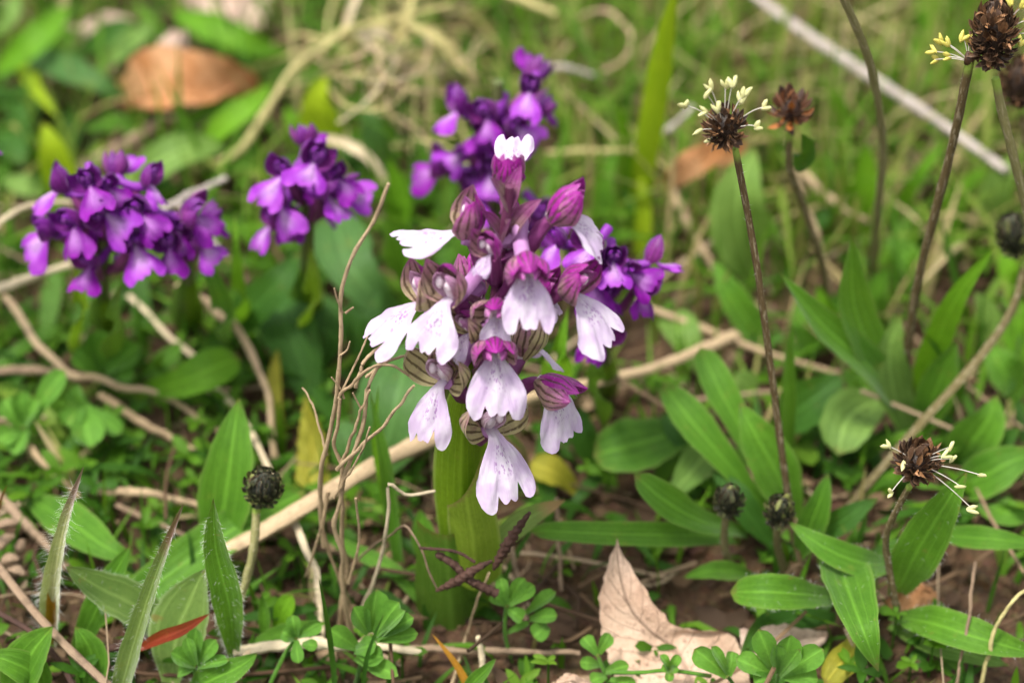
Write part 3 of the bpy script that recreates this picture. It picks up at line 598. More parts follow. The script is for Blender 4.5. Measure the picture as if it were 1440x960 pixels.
wrap([(668, 830, 'y', -3), (667, 770, 'y', -4.6), (661, 730, 'y', -5), (654, 694, 'y', -5.6)], 9.8, 'sheath_light', orc, cut=0.22, cup=-0.75, tint=0.75)
g = Geo(); leaf(g, [Q((672, 800, 'y', -1)), Q((700, 765, 'y', 0)), Q((745, 728, 'y', 3)), Q((795, 703, 'y', 6))], 4.2, 'lance', 0.5, tint=0.7); part('leaf', g, leaf_mat('leaf_brown_tip', (0.10, 0.17, 0.07), (0.18, 0.27, 0.11), tip=(0.35, 0.22, 0.1), tip_at=0.8), orc, label='pale narrow leaf with a withered brown tip')

# --- the purple orchids behind
def purple_orchid(label, yb, pxs, foot, kind='purple', leaves=(), sc=0.95):
    """pxs: (u, v, az, tilt, droop) of the flowers; yb: depth plane; foot: base pixel"""
    base = P(foot[0], foot[1], 0); t = thing('orchid', label, 'orchid', base, 'purple orchids behind the pale one')
    us = np.mean([p[0] for p in pxs]); top = min(p[1] for p in pxs); bot = max(p[1] for p in pxs)
    s0 = base; s1 = PY(us, bot + 12, yb); s2 = PY(us, top, yb)
    g = Geo(); tube(g, [s0, (s0 + s1) / 2 + A(0, 0, 2), s1, s2], 1.7, ns=8, nu=22, taper=lambda q: 1.1 - 0.5 * q, tint=0.5); part('stem', g, M['stem_green'], t)
    for q_, ww in ((.25, 5.5), (.5, 4.5)):
        m_ = s0 * (1 - q_) + s1 * q_; g = Geo(); leaf(g, [s0 + A(q_ * 4 - 1.5, -1.5, 0), m_ + A(q_ * 3 - 1.2, -2.4, 0), s1 * .7 + s0 * .3 + A(q_ * 6 - 2, -2.2, q_ * 8)], ww * 1.3, 'grass', -.7, face=A(0, -1, .35), nu=12, nv=7); part('leaf', g, M['sheath' if q_ > .3 else 'sheath_dark'], t)
    for (u, v, az, tl, dr) in pxs:
        a = radians(az); th = PY(u, v, yb - cos(a) * 6); at = PY(us, min(v + 40, bot + 14), yb)
        flower(t, th, az + RNG.normal(0, 10), tl, at, kind if RNG.random() < .7 else ('purple' if kind == 'mauve' else 'mauve'), sc=sc * RNG.uniform(.68, .88), roll=RNG.normal(0, 26), droop=dr - 10 + RNG.normal(0, 12), spread=RNG.uniform(.6, 1.1), purp=RNG.uniform(.5, .9), hoodup=RNG.uniform(-25, 5), lipw=RNG.uniform(.9, 1.2), lipl=RNG.uniform(0.55, .8), fold=RNG.uniform(.2, 1.0), res=0.75)
    for k in range(max(2, len(pxs) // 2)):
        u = np.mean([p[0] for p in pxs]) + RNG.normal(0, 1) * np.std([p[0] for p in pxs]) * .7; v = np.mean([p[1] for p in pxs]) + RNG.normal(0, 1) * np.std([p[1] for p in pxs]) * .6
        az = RNG.uniform(-140, 140); flower(t, PY(u, v, yb - cos(radians(az)) * 3), az, 5, PY(us, min(v + 30, bot + 14), yb), 'purple', sc=sc * RNG.uniform(.6, .8), roll=RNG.normal(0, 30), droop=RNG.uniform(20, 70), spread=1.0, purp=.9, hoodup=RNG.uniform(-30, 10), lipl=.6, fold=.6, res=.6, nospur=True)
    for lf in leaves:
        pts, wd, mat = lf[:3]; g = Geo(); p3 = [Q(p) for p in pts]; leaf(g, p3, px2mm(wd, p3[1]), lf[3] if len(lf) > 3 else 'lance', 0.35, nu=14, nv=7); part('leaf', g, M[mat], t)
    return t
purple_orchid('dark purple orchid with a broad cluster of blooms near the left edge', 48,
  [(128, 262, 10, 8, 40), (150, 300, 8, 5, 55), (200, 300, 30, 6, 55), (75, 330, -60, 5, 50), (110, 318, -25, 5, 60), (190, 345, 20, 5, 60), (130, 375, -15, 5, 55), (90, 270, -110, 10, 40), (205, 262, 75, 12, 50), (165, 250, 170, 20, 30)], (150, 480), 'purple',
  [([(110, 500, 4), (115, 430, 'y', 44), (105, 370, 'y', 46)], 50, 'sheath', 'lance'), ([(175, 520, 3), (160, 450, 'y', 42), (170, 400, 'y', 46)], 55, 'sheath_dark', 'lance')])
purple_orchid('smaller dark purple orchid with one hanging lip, next to the broad dark cluster', 50,
  [(262, 305, 60, 8, 55), (240, 350, 10, 5, 62), (280, 345, 60, 8, 50), (285, 315, 120, 8, 40)], (262, 470), 'purple',
  [([(330, 500, 3), (310, 420, 'y', 50), (275, 330, 'y', 56)], 40, 'plantain', 'lance'), ([(355, 480, 3), (335, 390, 'y', 54), (330, 300, 'y', 60)], 30, 'leaf_bright', 'grass')])
purple_orchid('light violet orchid in front of the arching straw stem, with a green leaf below', 58,
  [(398, 250, -30, 6, 50), (440, 230, 5, 10, 50), (470, 250, 40, 6, 50), (400, 290, -20, 5, 60), (455, 275, 30, 0, 40), (478, 272, 85, 0, 20), (430, 205, 170, 25, 30), (385, 320, -50, 5, 62), (440, 300, 150, 10, 50)], (432, 470), 'mauve',
  [([(430, 480, 2), (440, 410, 'y', 54), (436, 340, 'y', 57)], 42, 'sheath', 'lance'), ([(285, 500, 6), (345, 445, 16), (395, 395, 24), (420, 355, 26)], 62, 'leaf_dark', 'lance')], 0.9)
purple_orchid('blurred violet orchid rising directly behind the top bud of the pale orchid', 78,
  [(745, 130, 20, 15, 30), (690, 165, -30, 8, 45), (650, 160, -80, 8, 40), (725, 180, 20, 6, 55), (650, 215, -40, 5, 45), (625, 240, -75, 0, 35), (690, 245, 0, 5, 55), (745, 115, 170, 25, 20), (700, 200, 10, 5, 50), (765, 300, 20, 5, 55), (670, 270, -20, 5, 60), (752, 160, 100, 8, 40)], (715, 420), 'mauve',
  [([(690, 430, 4), (660, 370, 'y', 74), (640, 310, 'y', 76)], 40, 'plantain', 'lance')], 0.95)
purple_orchid('deep purple orchid just to the lower right behind the pale orchid', 34,
  [(830, 350, -20, 8, 50), (885, 385, 40, 6, 50), (830, 395, -10, 6, 60), (862, 370, 20, 10, 50), (842, 470, 5, 0, 72), (915, 370, 95, 5, 40), (790, 345, -60, 8, 50), (845, 420, 40, 3, 62)], (850, 560), 'purple',
  [([(845, 600, 3), (838, 530, 'y', 28), (842, 470, 'y', 31)], 46, 'sheath_dark', 'lance'), ([(780, 560, 3), (785, 500, 'y', 28), (800, 430, 'y', 31)], 50, 'leaf_bright', 'grass')], 0.92)
purple_orchid('violet orchid flower cut off by the left edge of the picture', 55,
  [(-46, 300, 40, 5, 55), (-44, 212, 60, 10, 30), (-70, 260, 0, 5, 50)], (-50, 430), 'purple')

# ------------------------------------------------------------------ ribwort plantains
def head(parent, c, ax, rx, rz, mat, n=90, scale_len=2.4, lift=0.5, name='seed_head'):
    """an egg of overlapping pointed scales"""
    g = Geo(); ax = nrm(ax); xc = nrm(np.cross(ax, A(0.2, 0.9, 0.3))); yc = np.cross(ax, xc)
    blob(g, c, (rx * 0.82, rx * 0.82, rz * 0.9), (9, 9), 0.08, 0.05, axis=ax)
    for k in range(n):
        f = (k + 0.5) / n; zz = 1 - 2 * f; ph = k * 2.39996 + RNG.normal(0, 0.15); rr = math.sqrt(max(0, 1 - zz * zz))
        nl = xc * cos(ph) * rr + yc * sin(ph) * rr + ax * zz; p = c + (xc * cos(ph) + yc * sin(ph)) * rr * rx * 0.88 + ax * zz * rz * 0.9
        up = nrm(ax - nl * np.dot(ax, nl) + 1e-3 * xc); d = nrm(up * RNG.uniform(.5, 1) + nl * RNG.uniform(0.25, 0.9) * lift * 1.6 + RNG.normal(0, .12, 3)); L = scale_len * RNG.uniform(0.7, 1.25)
        leaf(g, [p - d * L * .25, p + d * L * 0.35 + nl * 0.2, p + d * L * .8 + nl * 0.25 * lift], scale_len * RNG.uniform(.45, .7), 'lance', 0.5, face=nl, nu=5, nv=3, tint=float(np.clip(RNG.beta(1.4, 2.2), 0, 1)))
    if mat != 'head_green':
        for k in range(n // 4):
            nl = nrm(RNG.normal(0, 1, 3)); p = c + (nl - ax * np.dot(nl, ax)) * rx + ax * np.dot(nl, ax) * rz; d = nrm(nl + RNG.normal(0, .7, 3))
            leaf(g, [p - nl * .3, p + d * .7, p + d * 1.3 + RNG.normal(0, .4, 3)], .6, 'lance', .8, face=nl, nu=5, nv=3, tint=RNG.uniform(.75, 1))
    return part(name, g, M[mat], parent)
def stamen(parent, p0, p1, twin=True, mat='anther', bend=0.5, sz=1.0):
    d = p1 - p0; L = np.linalg.norm(d); m = (p0 + p1) / 2 + A(0, 0, bend) * L * 0.2
    g = Geo(); tube(g, [p0, m, p1], 0.085, ns=5, nu=8, bump=0, cap=False); part('filament', g, M['filament'], parent)
    g = Geo(); ax = nrm(d + RNG.normal(0, .5, 3) * L + A(0, 0, .3) * L); sdv = nrm(np.cross(ax, FW))
    for sg in ((-1, 1) if twin else (0,)):
        blob(g, p1 + sdv * sg * 0.42 * sz + ax * RNG.uniform(-.25, .25), (0.50 * sz, 0.40 * sz, 1.25 * sz), (9, 8), 0.3, 0.5, axis=nrm(ax + sdv * sg * RNG.uniform(.2, .6)))
    part('anther', g, M[mat], parent)
def stalk(parent, pts, r, tint, hair=60, taper=0.85, wob=0.0):
    p3 = [Q(p) for p in pts]; r = r * .8; g = Geo(); c = tube(g, p3, r, ns=10, nu=34, ridges=5, bump=0.14, tint=tint, taper=taper)
    st = part('flower_stalk', g, M['stalk'], parent)
    if hair:
        V = []; F_ = []
        for k in range(hair):
            i = RNG.integers(1, 32); p = c[i] * RNG.random() + c[i + 1] * 0; f = RNG.random(); p = c[i] * (1 - f) + c[i + 1] * f; d = nrm(RNG.normal(0, 1, 3) + A(0, 0, .4)); s = nrm(np.cross(d, FW)) * 0.025; L = RNG.uniform(.4, .8); p = p + d * r * .6; b = len(V)
            V += [p - s, p + s, p + d * L]; F_ += [[b, b + 1, b + 2]]
        g = Geo(); g.add(np.array(V), np.array(F_), np.zeros((len(V), 2)), .5); part('hairs', g, M['hair'], st, kind='stuff')
    return st, p3
def add_leaves(t, rows):
    for r in rows:
        pts, wd, mat = r[0], r[1], r[2]; kind = r[3] if len(r) > 3 else 'lance'; op = dict(r[4]) if len(r) > 4 else {}
        p3 = [Q(p) for p in pts]; g = Geo(); h = op.pop('hairs', 0); hl = op.pop('hl', 1.3); lb = op.pop('label', None)
        v, nn = leaf(g, p3, px2mm(wd, p3[len(p3) // 2]), kind, op.pop('cup', 0.3), nu=op.pop('nu', 20), nv=op.pop('nv', 9), wav=op.pop('wav', 0.06), jag=op.pop('jag', 0.05), **op)
        lo = part('leaf', g, M[mat], t, label=lb)
        if h: part('hairs', hairs(v, nn, int(h * 1.5), hl * .62, 0.014), M['hair'], lo, kind='stuff')

# front right plant
t = thing('plantain_plant', 'plantain at the lower right with a brown head on a short crooked stalk', 'plantain', P(1258, 872, 0))
add_leaves(t, [
 ([(1255, 866, 2), (1310, 876, 9), (1380, 898, 11), (1465, 922, 8)], 56, 'plantain', 'lance', dict(hairs=50, cup=0.35)),
 ([(1180, 768, 6), (1188, 812, 15), (1212, 880, 18), (1236, 944, 11)], 78, 'plantain', 'lance', dict(cup=0.35, tint=.35, hairs=40)),
 ([(1262, 792, 8), (1215, 792, 15), (1160, 770, 19), (1108, 733, 21)], 46, 'plantain', 'lance', dict(cup=0.2, tint=.5, hairs=30)),
 ([(1258, 838, 4), (1285, 785, 18), (1322, 722, 28), (1360, 662, 36)], 70, 'plantain', 'lance', dict(cup=0.3, tint=.62, hairs=50)),
 ([(1192, 842, 4), (1130, 836, 13), (1075, 832, 16), (1028, 832, 13)], 54, 'plantain', 'spat', dict(hairs=60, cup=0.25, tint=.6)),
 ([(1305, 748, 8), (1360, 755, 13), (1400, 758, 15), (1465, 766, 14)], 36, 'plantain', 'lance', dict(cup=0.2, tint=.3)),
 ([(1175, 868, 2), (1110, 872, 4), (1070, 890, 5), (1040, 925, 4)], 46, 'leaf_dark', 'lance'),
 ([(1205, 880, 2), (1200, 915, 5), (1180, 935, 6), (1160, 962, 4)], 46, 'leaf_yellow', 'spat', dict(tint=.1)),
 ([(1250, 880, 1), (1310, 905, 4), (1380, 925, 5), (1420, 935, 4)], 34, 'plantain_pale', 'lance', dict(tint=.2)),
])
st, p3 = stalk(t, [(1262, 882, 0), (1260, 850, 8), (1250, 795, 17), (1246, 755, 24), (1262, 715, 32), (1280, 682, 38)], 0.72, 0.25, 90)
hc = Q((1290, 648, 43)); head(st, hc, A(.15, -.1, 1), 2.8, 2.8, 'head_brown', 100, 2.0, 1.0)
for (u, v, z) in [(1247, 626, 47), (1270, 655, 44), (1252, 693, 40), (1337, 628, 48), (1340, 645, 47), (1381, 668, 44), (1352, 684, 42), (1368, 716, 38), (1330, 640, 48)]:
    p1 = Q((u, v, z)); stamen(st, hc + nrm(p1 - hc) * 2.6, p1, twin=RNG.random() < .4, bend=0.15, sz=0.72)

# centre right plant
t = thing('plantain_plant', 'plantain with two small dark buds, one tall dark stalk and a long strap leaf', 'plantain', P(1090, 790, 0))
add_leaves(t, [
 ([(1030, 752, 4), (950, 752, 12), (850, 750, 17), (742, 745, 17)], 38, 'plantain', 'strap', dict(cup=0.25, tint=.62)),
 ([(1050, 750, 4), (985, 732, 14), (930, 700, 21), (892, 666, 25)], 50, 'plantain', 'spat', dict(cup=0.3, tint=.4)),
 ([(1085, 730, 5), (1030, 660, 15), (975, 595, 22), (932, 540, 26)], 52, 'plantain', 'spat', dict(cup=0.3, tint=.45)),
 ([(1085, 700, 6), (1045, 610, 18), (1008, 540, 25), (985, 488, 28)], 48, 'plantain', 'spat', dict(cup=0.35, tint=.55)),
 ([(1120, 730, 6), (1090, 660, 18), (1062, 610, 25), (1040, 566, 29)], 74, 'plantain', 'lance', dict(cup=0.2, tint=.85)),
 ([(1120, 790, 3), (1140, 740, 12), (1155, 700, 18), (1165, 665, 22)], 44, 'plantain', 'lance', dict(tint=.25)),
 ([(1065, 812, 2), (1025, 803, 6), (995, 803, 8), (960, 812, 7)], 30, 'plantain', 'lance', dict(tint=.5)),
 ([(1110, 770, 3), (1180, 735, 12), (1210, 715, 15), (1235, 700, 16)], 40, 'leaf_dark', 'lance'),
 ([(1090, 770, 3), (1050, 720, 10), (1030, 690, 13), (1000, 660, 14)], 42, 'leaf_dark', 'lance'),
])
st, p3 = stalk(t, [(1036, 806, 0), (1022, 780, 7), (1018, 750, 13), (1022, 722, 19)], 0.85, 0.55, 20)
head(st, Q((1025, 703, 23)), A(0, -.2, 1), 2.3, 3.3, 'head_green', 80, 1.5, .35)
st, p3 = stalk(t, [(1108, 812, 0), (1098, 785, 6), (1092, 760, 12), (1094, 740, 17)], 0.85, 0.5, 20)
head(st, Q((1096, 718, 22)), A(0.1, -.2, 1), 2.2, 3.2, 'head_green', 80, 1.5, .35)
st, p3 = stalk(t, [(1132, 812, 0), (1118, 760, 'y', 13), (1106, 680, 'y', 13), (1090, 560, 'y', 14), (1070, 410, 'y', 15), (1052, 300, 'y', 16), (1034, 208, 'y', 16)], 0.78, 0.16, 110, 0.8)
hc = PY(1019, 178, 16); head(st, hc, A(-.25, -.05, 1), 2.5, 2.6, 'head_brown', 95, 1.8, 1.0)
for (u, v, dy) in [(962, 148, -2), (998, 122, 0), (994, 133, -2), (1020, 118, 1), (1030, 116, 0), (1048, 130, 0), (1042, 138, 2), (980, 186, -3), (1066, 178, -2), (1076, 150, 0), (990, 158, -3), (1008, 152, -3), (996, 198, -2)]:
    p1 = PY(u, v, 16 + dy); stamen(st, hc + nrm(p1 - hc) * 2.6, p1, twin=RNG.random() < .6, bend=0.4, sz=0.76)

# right rear plant
t = thing('plantain_plant', 'tall ribwort plantain at the right with broad upright leaves and three long stalks', 'plantain', P(1280, 620, 0))
add_leaves(t, [
 ([(1282, 600, 4), (1225, 520, 24), (1160, 460, 36), (1096, 383, 48)], 58, 'plantain', 'lance', dict(cup=0.4, tint=.6)),
 ([(1275, 605, 4), (1232, 510, 24), (1200, 425, 40), (1198, 330, 56)], 66, 'plantain', 'lance', dict(cup=0.3, tint=.85)),
 ([(1280, 620, 3), (1256, 545, 18), (1252, 490, 27), (1268, 440, 34)], 58, 'plantain_pale', 'lance', dict(tint=.5)),
 ([(1295, 615, 3), (1312, 560, 14), (1328, 520, 21), (1346, 478, 28)], 56, 'plantain', 'lance', dict(tint=.8)),
 ([(1345, 660, 3), (1370, 620, 12), (1390, 590, 17), (1402, 556, 21)], 76, 'plantain', 'lance', dict(tint=.7, cup=.5)),
 ([(1335, 690, 2), (1380, 672, 9), (1420, 650, 13), (1460, 635, 14)], 66, 'plantain', 'lance', dict(tint=.35)),
 ([(1330, 650, 3), (1385, 630, 11), (1410, 620, 13), (1436, 600, 16)], 50, 'leaf_dark', 'lance'),
 ([(1250, 560, 6), (1215, 572, 11), (1190, 595, 13), (1178, 640, 10)], 80, 'plantain_pale', 'spat', dict(tint=.4, cup=.4, jag=.1, wav=.09)),
 ([(1085, 600, 4), (1120, 580, 10), (1155, 555, 14), (1186, 525, 17)], 74, 'leaf_dark', 'lance', dict(tint=.7, cup=.5)),
 ([(1108, 640, 3), (1108, 560, 20), (1110, 500, 32), (1114, 452, 40)], 24, 'plantain', 'grass', dict(tint=.8)),
 ([(1280, 590, 4), (1310, 500, 22), (1345, 420, 38), (1400, 345, 50)], 44, 'leaf_bright', 'grass', dict(tint=.4)),
 ([(1330, 600, 3), (1340, 540, 14), (1330, 500, 22), (1300, 470, 28)], 40, 'leaf_dark', 'lance'),
])
st, p3 = stalk(t, [(1290, 618, 0), (1282, 570, 'y', 47), (1276, 500, 'y', 42), (1290, 400, 'y', 38), (1315, 300, 'y', 34), (1340, 200, 'y', 31), (1364, 84, 'y', 28)], 0.95, 0.2, 110, 0.85)
top = PY(1362, 86, 28); g = Geo(); blob(g, top + A(0, 0, .4), (.8, .8, 1.2), (7, 7), .3, .4); part('seed_head', g, M['head_brown'], st)
for (u, v) in [(1312, 72), (1314, 84), (1330, 60), (1322, 58), (1332, 80), (1355, 52), (1362, 56)]: stamen(st, top, PY(u, v, 28 + RNG.uniform(-2, 2)), twin=True, mat='anther_yellow', bend=0.3, sz=0.75)
st, p3 = stalk(t, [(1500, 600, 0), (1475, 470, 'y', 40), (1458, 370, 'y', 33), (1438, 270, 'y', 30), (1414, 175, 'y', 28), (1400, 110, 'y', 28)], 0.95, 0.75, 90, 0.85)
hc = PY(1397, 48, 28); head(st, hc, A(-.05, -.05, 1), 2.9, 5.4, 'head_brown', 170, 2.1, .9)
for (u, v) in [(1440, 8), (1446, 28), (1436, 60), (1450, 48), (1420, 2)]: stamen(st, hc + nrm(PY(u, v, 28) - hc) * 3.4, PY(u, v, 28 + RNG.uniform(-2, 2)), twin=True, mat='anther_yellow', bend=.2, sz=.75)
st, p3 = stalk(t, [(1185, 725, 2), (1230, 670, 10), (1300, 590, 20), (1380, 500, 29), (1425, 430, 35), (1442, 366, 42)], 0.95, 0.35, 60, 0.85)
head(st, Q((1426, 330, 47)), A(-.25, 0, 1), 3.0, 4.0, 'head_green', 100, 1.9, .35)

# left plant
t = thing('plantain_plant', 'plantain with a round dark button head on a pale stalk, at the lower left', 'plantain', P(312, 905, 0))
st, p3 = stalk(t, [(308, 915, 0), (325, 870, 8), (346, 815, 15), (358, 760, 22), (361, 715, 27)], 0.85, 0.95, 70, 0.95)
head(st, Q((370, 685, 31)), A(.12, -.25, 1), 3.2, 3.4, 'head_green', 150, 1.4, .3)
add_leaves(t, [
 ([(165, 862, 3), (250, 800, 8), (335, 740, 12), (430, 690, 13)], 66, 'plantain', 'strap', dict(cup=.35, tint=.55)),
 ([(305, 800, 3), (315, 720, 14), (326, 640, 24), (336, 560, 32)], 80, 'plantain', 'lance', dict(cup=.3, tint=.45)),
 ([(40, 700, 4), (100, 735, 9), (150, 770, 10), (195, 790, 8)], 60, 'plantain', 'lance', dict(cup=.2, tint=.5)),
 ([(100, 930, 2), (135, 860, 10), (160, 810, 16), (184, 766, 22)], 44, 'plantain', 'lance', dict(cup=.3, tint=.3)),
])
# blurred stalks further back
t = thing('plantain_plant', 'blurred plantain stalk with a rust coloured withered head behind the sharp brown head', 'plantain', P(1165, 430, 0))
st, p3 = stalk(t, [(1165, 430, 0), (1155, 370, 'y', 62), (1130, 290, 'y', 56), (1110, 235, 'y', 52), (1110, 185, 'y', 50)], 0.8, 0.35, 0)
head(st, PY(1112, 155, 50), A(0, 0, 1), 2.3, 2.6, 'head_rust', 36, 2.8, 1.2)
g = Geo(); leaf(g, [PY(1118, 240, 54), PY(1132, 215, 52), PY(1126, 188, 50)], 4, 'ovate', .3, tint=.2); part('leaf', g, M['leaf_dark'], t)
t = thing('plantain_plant', 'thin bent bare stalk crossing the grey straw, blurred, cut off by the top edge', 'plantain', P(1225, 400, 0))
st, p3 = stalk(t, [(1225, 400, 0), (1234, 300, 'y', 66), (1241, 200, 'y', 56), (1226, 100, 'y', 48), (1205, 40, 'y', 44), (1185, -5, 'y', 42), (1165, -45, 'y', 40)], 0.9, 0.7, 0)
head(st, PY(1160, -70, 40), A(-.3, 0, 1), 3, 4, 'head_green', 60, 2, .4)
t = thing('plantain_plant', 'blurred plantain with a dark head behind the big head in the upper right corner', 'plantain', P(1440, 330, 0))
st, p3 = stalk(t, [(1440, 330, 0), (1446, 230, 'y', 70), (1436, 150, 'y', 66)], 0.8, 0.3, 0)
head(st, PY(1432, 118, 66), A(0, 0, 1), 3.0, 4.2, 'head_brown', 70, 2.2, .4)

# ------------------------------------------------------------------ hairy leaves at the lower left
t = thing('hairy_leaved_plant', 'hairy plant at the lower left corner with narrow tipped leaves and one red leaf', 'hairy plant', P(200, 960, 0))
add_leaves(t, [
 ([(162, 1000, 2), (190, 900, 18), (222, 800, 32), (258, 708, 46)], 44, 'leaf_hairy', 'needle', dict(cup=.6, hairs=160, hl=1.6, tint=.6, label='narrow grey green leaf with a brown red tip')),
 ([(72, 900, 3), (76, 820, 20), (92, 735, 34), (118, 656, 46)], 44, 'leaf_silver', 'needle', dict(cup=.6, hairs=220, hl=3.2, tint=.6, label='silvery leaf with long white hairs')),
 ([(76, 905, 3), (74, 850, 14), (78, 800, 22), (82, 764, 28)], 24, 'leaf_orange', 'needle', dict(cup=.8, tint=.1, label='narrow brown orange leaf')),
 ([(330, 930, 2), (322, 850, 18), (304, 770, 30), (300, 700, 41)], 46, 'plantain', 'lance', dict(cup=.45, hairs=260, hl=1.5, tint=.75, label='upright bright green leaf fringed with white hairs')),
 ([(190, 915, 8), (225, 898, 13), (258, 885, 16), (296, 862, 19)], 21, 'leaf_red', 'lance', dict(cup=.6, tint=.6, label='pointed red leaf')),
 ([(240, 905, 4), (200, 858, 12), (140, 826, 17), (92, 796, 22)], 62, 'leaf_grey', 'lance', dict(cup=.35, tint=.15, hairs=80)),
 ([(240, 960, 2), (250, 890, 9), (268, 845, 14), (288, 800, 19)], 86, 'leaf_grey', 'lance', dict(cup=.3, tint=.4, hairs=60)),
 ([(10, 985, 2), (35, 935, 10), (55, 905, 14), (75, 880, 17)], 70, 'plantain', 'lance', dict(cup=.3, tint=.5)),
 ([(120, 990, 2), (130, 930, 8), (120, 900, 12), (105, 880, 14)], 50, 'plantain', 'lance', dict(cup=.3, tint=.3)),
 ([(60, 985, 2), (50, 950, 8), (15, 930, 12), (-25, 920, 13)], 50, 'plantain', 'lance', dict(cup=.3, tint=.6)),
 ([(260, 975, 3), (300, 955, 9), (340, 935, 11), (362, 918, 12)], 46, 'plantain', 'lance', dict(cup=.4, tint=.55, hairs=50)),
 ([(-10, 760, 8), (-4, 730, 18), (4, 700, 26), (10, 682, 32)], 16, 'leaf_red', 'needle', dict(cup=.7, tint=.1)),
])
for (lb, pts, r, m) in [
  ('brown purple stalk leaning across the lower left corner, the thicker of two', [(-15, 780, 16), (40, 850, 15), (90, 905, 13), (165, 975, 9)], 0.75, 'twig'),
  ('thin dark stalk curving under the thicker one in the lower left corner', [(-15, 855, 12), (40, 885, 12), (80, 925, 10), (115, 985, 6)], 0.5, 'twig_dark'),
  ('short dark stem lying under the red leaf', [(100, 918, 5), (150, 912, 7), (205, 900, 8)], 0.7, 'twig_dark')]:
    g = Geo(); tube(g, [Q(p) for p in pts], r, bump=.12, nu=22); solo('dry_stalk', g, M[m], lb, 'dry stem', group='dry stems and straws')

# ------------------------------------------------------------------ dry stems and straws
def kink(p3, r):
    c = spline(p3, 12); L = np.linalg.norm(c[-1] - c[0]); d = RNG.normal(0, 1, (12, 3)) * min(L * 0.006, r * 0.8); d[:, 2] *= .6; d[0] = d[-1] = 0
    return list(c + d)
def dry(lb, pts, r_px, mat='straw', taper=0.85, flat=False, name='dry_stalk', nodes=True):
    p3 = [Q(p) for p in pts]; g = Geo(); r = px2mm(r_px * (.62 if r_px < 13 else .8), p3[len(p3) // 2]); p3 = p3 if 'straight' in lb else kink(p3, r)
    if flat: leaf(g, p3, r * 2, 'strap', .5, nu=26, nv=5, wav=.08, jag=.2)
    else:
        k = RNG.uniform(.3, .7)
        tube(g, p3, r, ns=10, nu=60, bump=.20, ridges=2, twist=3, taper=(lambda t: (1 + (taper - 1) * t) * (1 + 0.16 * np.exp(-((t - k) / .03) ** 2))))
    return solo(name, g, M[mat], lb, 'dry stem', group='dry stems and straws')
dry('thick pale straw stem lying slantwise behind the base of the pale orchid', [(270, 795, 7), (380, 745, 13), (470, 692, 16), (560, 643, 17), (680, 592, 17), (780, 553, 16), (880, 528, 15), (950, 508, 13), (1035, 470, 10)], 13.5, 'straw', 0.75, name='straw')
dry('straight straw running from the deep purple orchid towards the tall plantain', [(910, 432, 12), (990, 462, 10), (1080, 497, 8), (1180, 525, 4)], 8, 'straw', name='straw')
dry('long straight grey straw slanting through the grass at the upper right', [(1040, -22, 26), (1130, 45, 26), (1230, 112, 25), (1320, 172, 24), (1415, 240, 22)], 11, 'twig_grey', 1.1, name='straw')
dry('curved dry stem running from the left edge under the purple orchid to the dark hollow', [(8, 418, 14), (60, 490, 13), (105, 527, 11), (180, 543, 10), (240, 558, 8), (312, 608, 3)], 8, 'straw')
dry('greyish stem joining the curved dry stem from the left edge', [(-20, 522, 7), (50, 520, 8), (112, 530, 9)], 9, 'twig')
dry('short split straw lying below the curved dry stem at the left', [(140, 555, 6), (205, 597, 5), (285, 638, 4)], 8, 'straw')
dry('arching brown stem falling from the smaller dark purple orchid', [(250, 402, 18), (318, 446, 18), (362, 515, 14), (382, 590, 7), (387, 650, 1)], 9, 'straw')
dry('pale flattened straw behind the green lance leaf and the button head', [(180, 415, 12), (265, 500, 9), (345, 600, 8), (395, 690, 8), (425, 760, 6)], 7, 'straw_pale', flat=True)
dry('thick cream straw at the left edge under the dark purple cluster', [(-20, 412, 26), (40, 392, 25), (98, 372, 24)], 10, 'straw_pale', name='straw')
dry('torn pale straw left of the branching stem', [(388, 690, 10), (415, 735, 12), (440, 800, 9), (456, 900, 2)], 8, 'straw_pale', flat=True)
dry('tall arching straw stem behind the light violet orchid', [(270, 242, 6), (335, 212, 14), (380, 150, 24), (420, 92, 30), (490, 40, 31)], 9, 'straw_yellow', name='straw')
dry('short grey twig poking out beside the dark purple cluster', [(195, 315, 28), (255, 280, 30), (318, 250, 32)], 8, 'twig_grey')
dry('thin pinkish twig across the smaller dark purple orchid', [(250, 285, 30), (285, 320, 29), (310, 352, 27)], 5, 'twig_grey')
dry('bent pale stem in front of the dark purple cluster at the left edge', [(-20, 330, 34), (20, 298, 36), (70, 284, 36), (100, 285, 35)], 6, 'straw_pale')
dry('brown stick lying in the blur above the dark purple cluster', [(105, 245, 6), (160, 215, 8), (225, 172, 9)], 13, 'twig')
dry('pale yellow straw lying flat at the bottom under the clover', [(330, 915, 5), (440, 905, 6), (596, 915, 5)], 12, 'straw_pale', name='straw')
dry('grey brown twig lying flat behind the foot of the pale orchid', [(560, 912, 3), (690, 914, 3), (815, 918, 3)], 8, 'twig')
dry('short cream straw at the top edge, right of the dry grass tangle', [(700, -15, 30), (740, 2, 29), (782, 20, 28)], 9, 'straw_yellow', name='straw')
dry('hooked pale stem in the grass left of the sharp plantain head', [(905, 195, 22), (935, 185, 24), (960, 165, 25), (972, 150, 24)], 7, 'twig_grey')
dry('ring shaped bent dry blade in the grass above the pale orchid', [(850, 100, 20), (880, 80, 24), (885, 45, 28), (850, 15, 28), (815, 25, 24)], 5, 'straw')
dry('thin grey stem running to the right from the top violet bloom', [(755, 100, 24), (790, 95, 26), (835, 106, 24)], 7, 'twig_grey')
dry('curved beige blade looping behind the bud of the pale orchid', [(770, 215, 16), (840, 212, 20), (900, 215, 20), (950, 245, 16)], 6, 'straw_yellow')
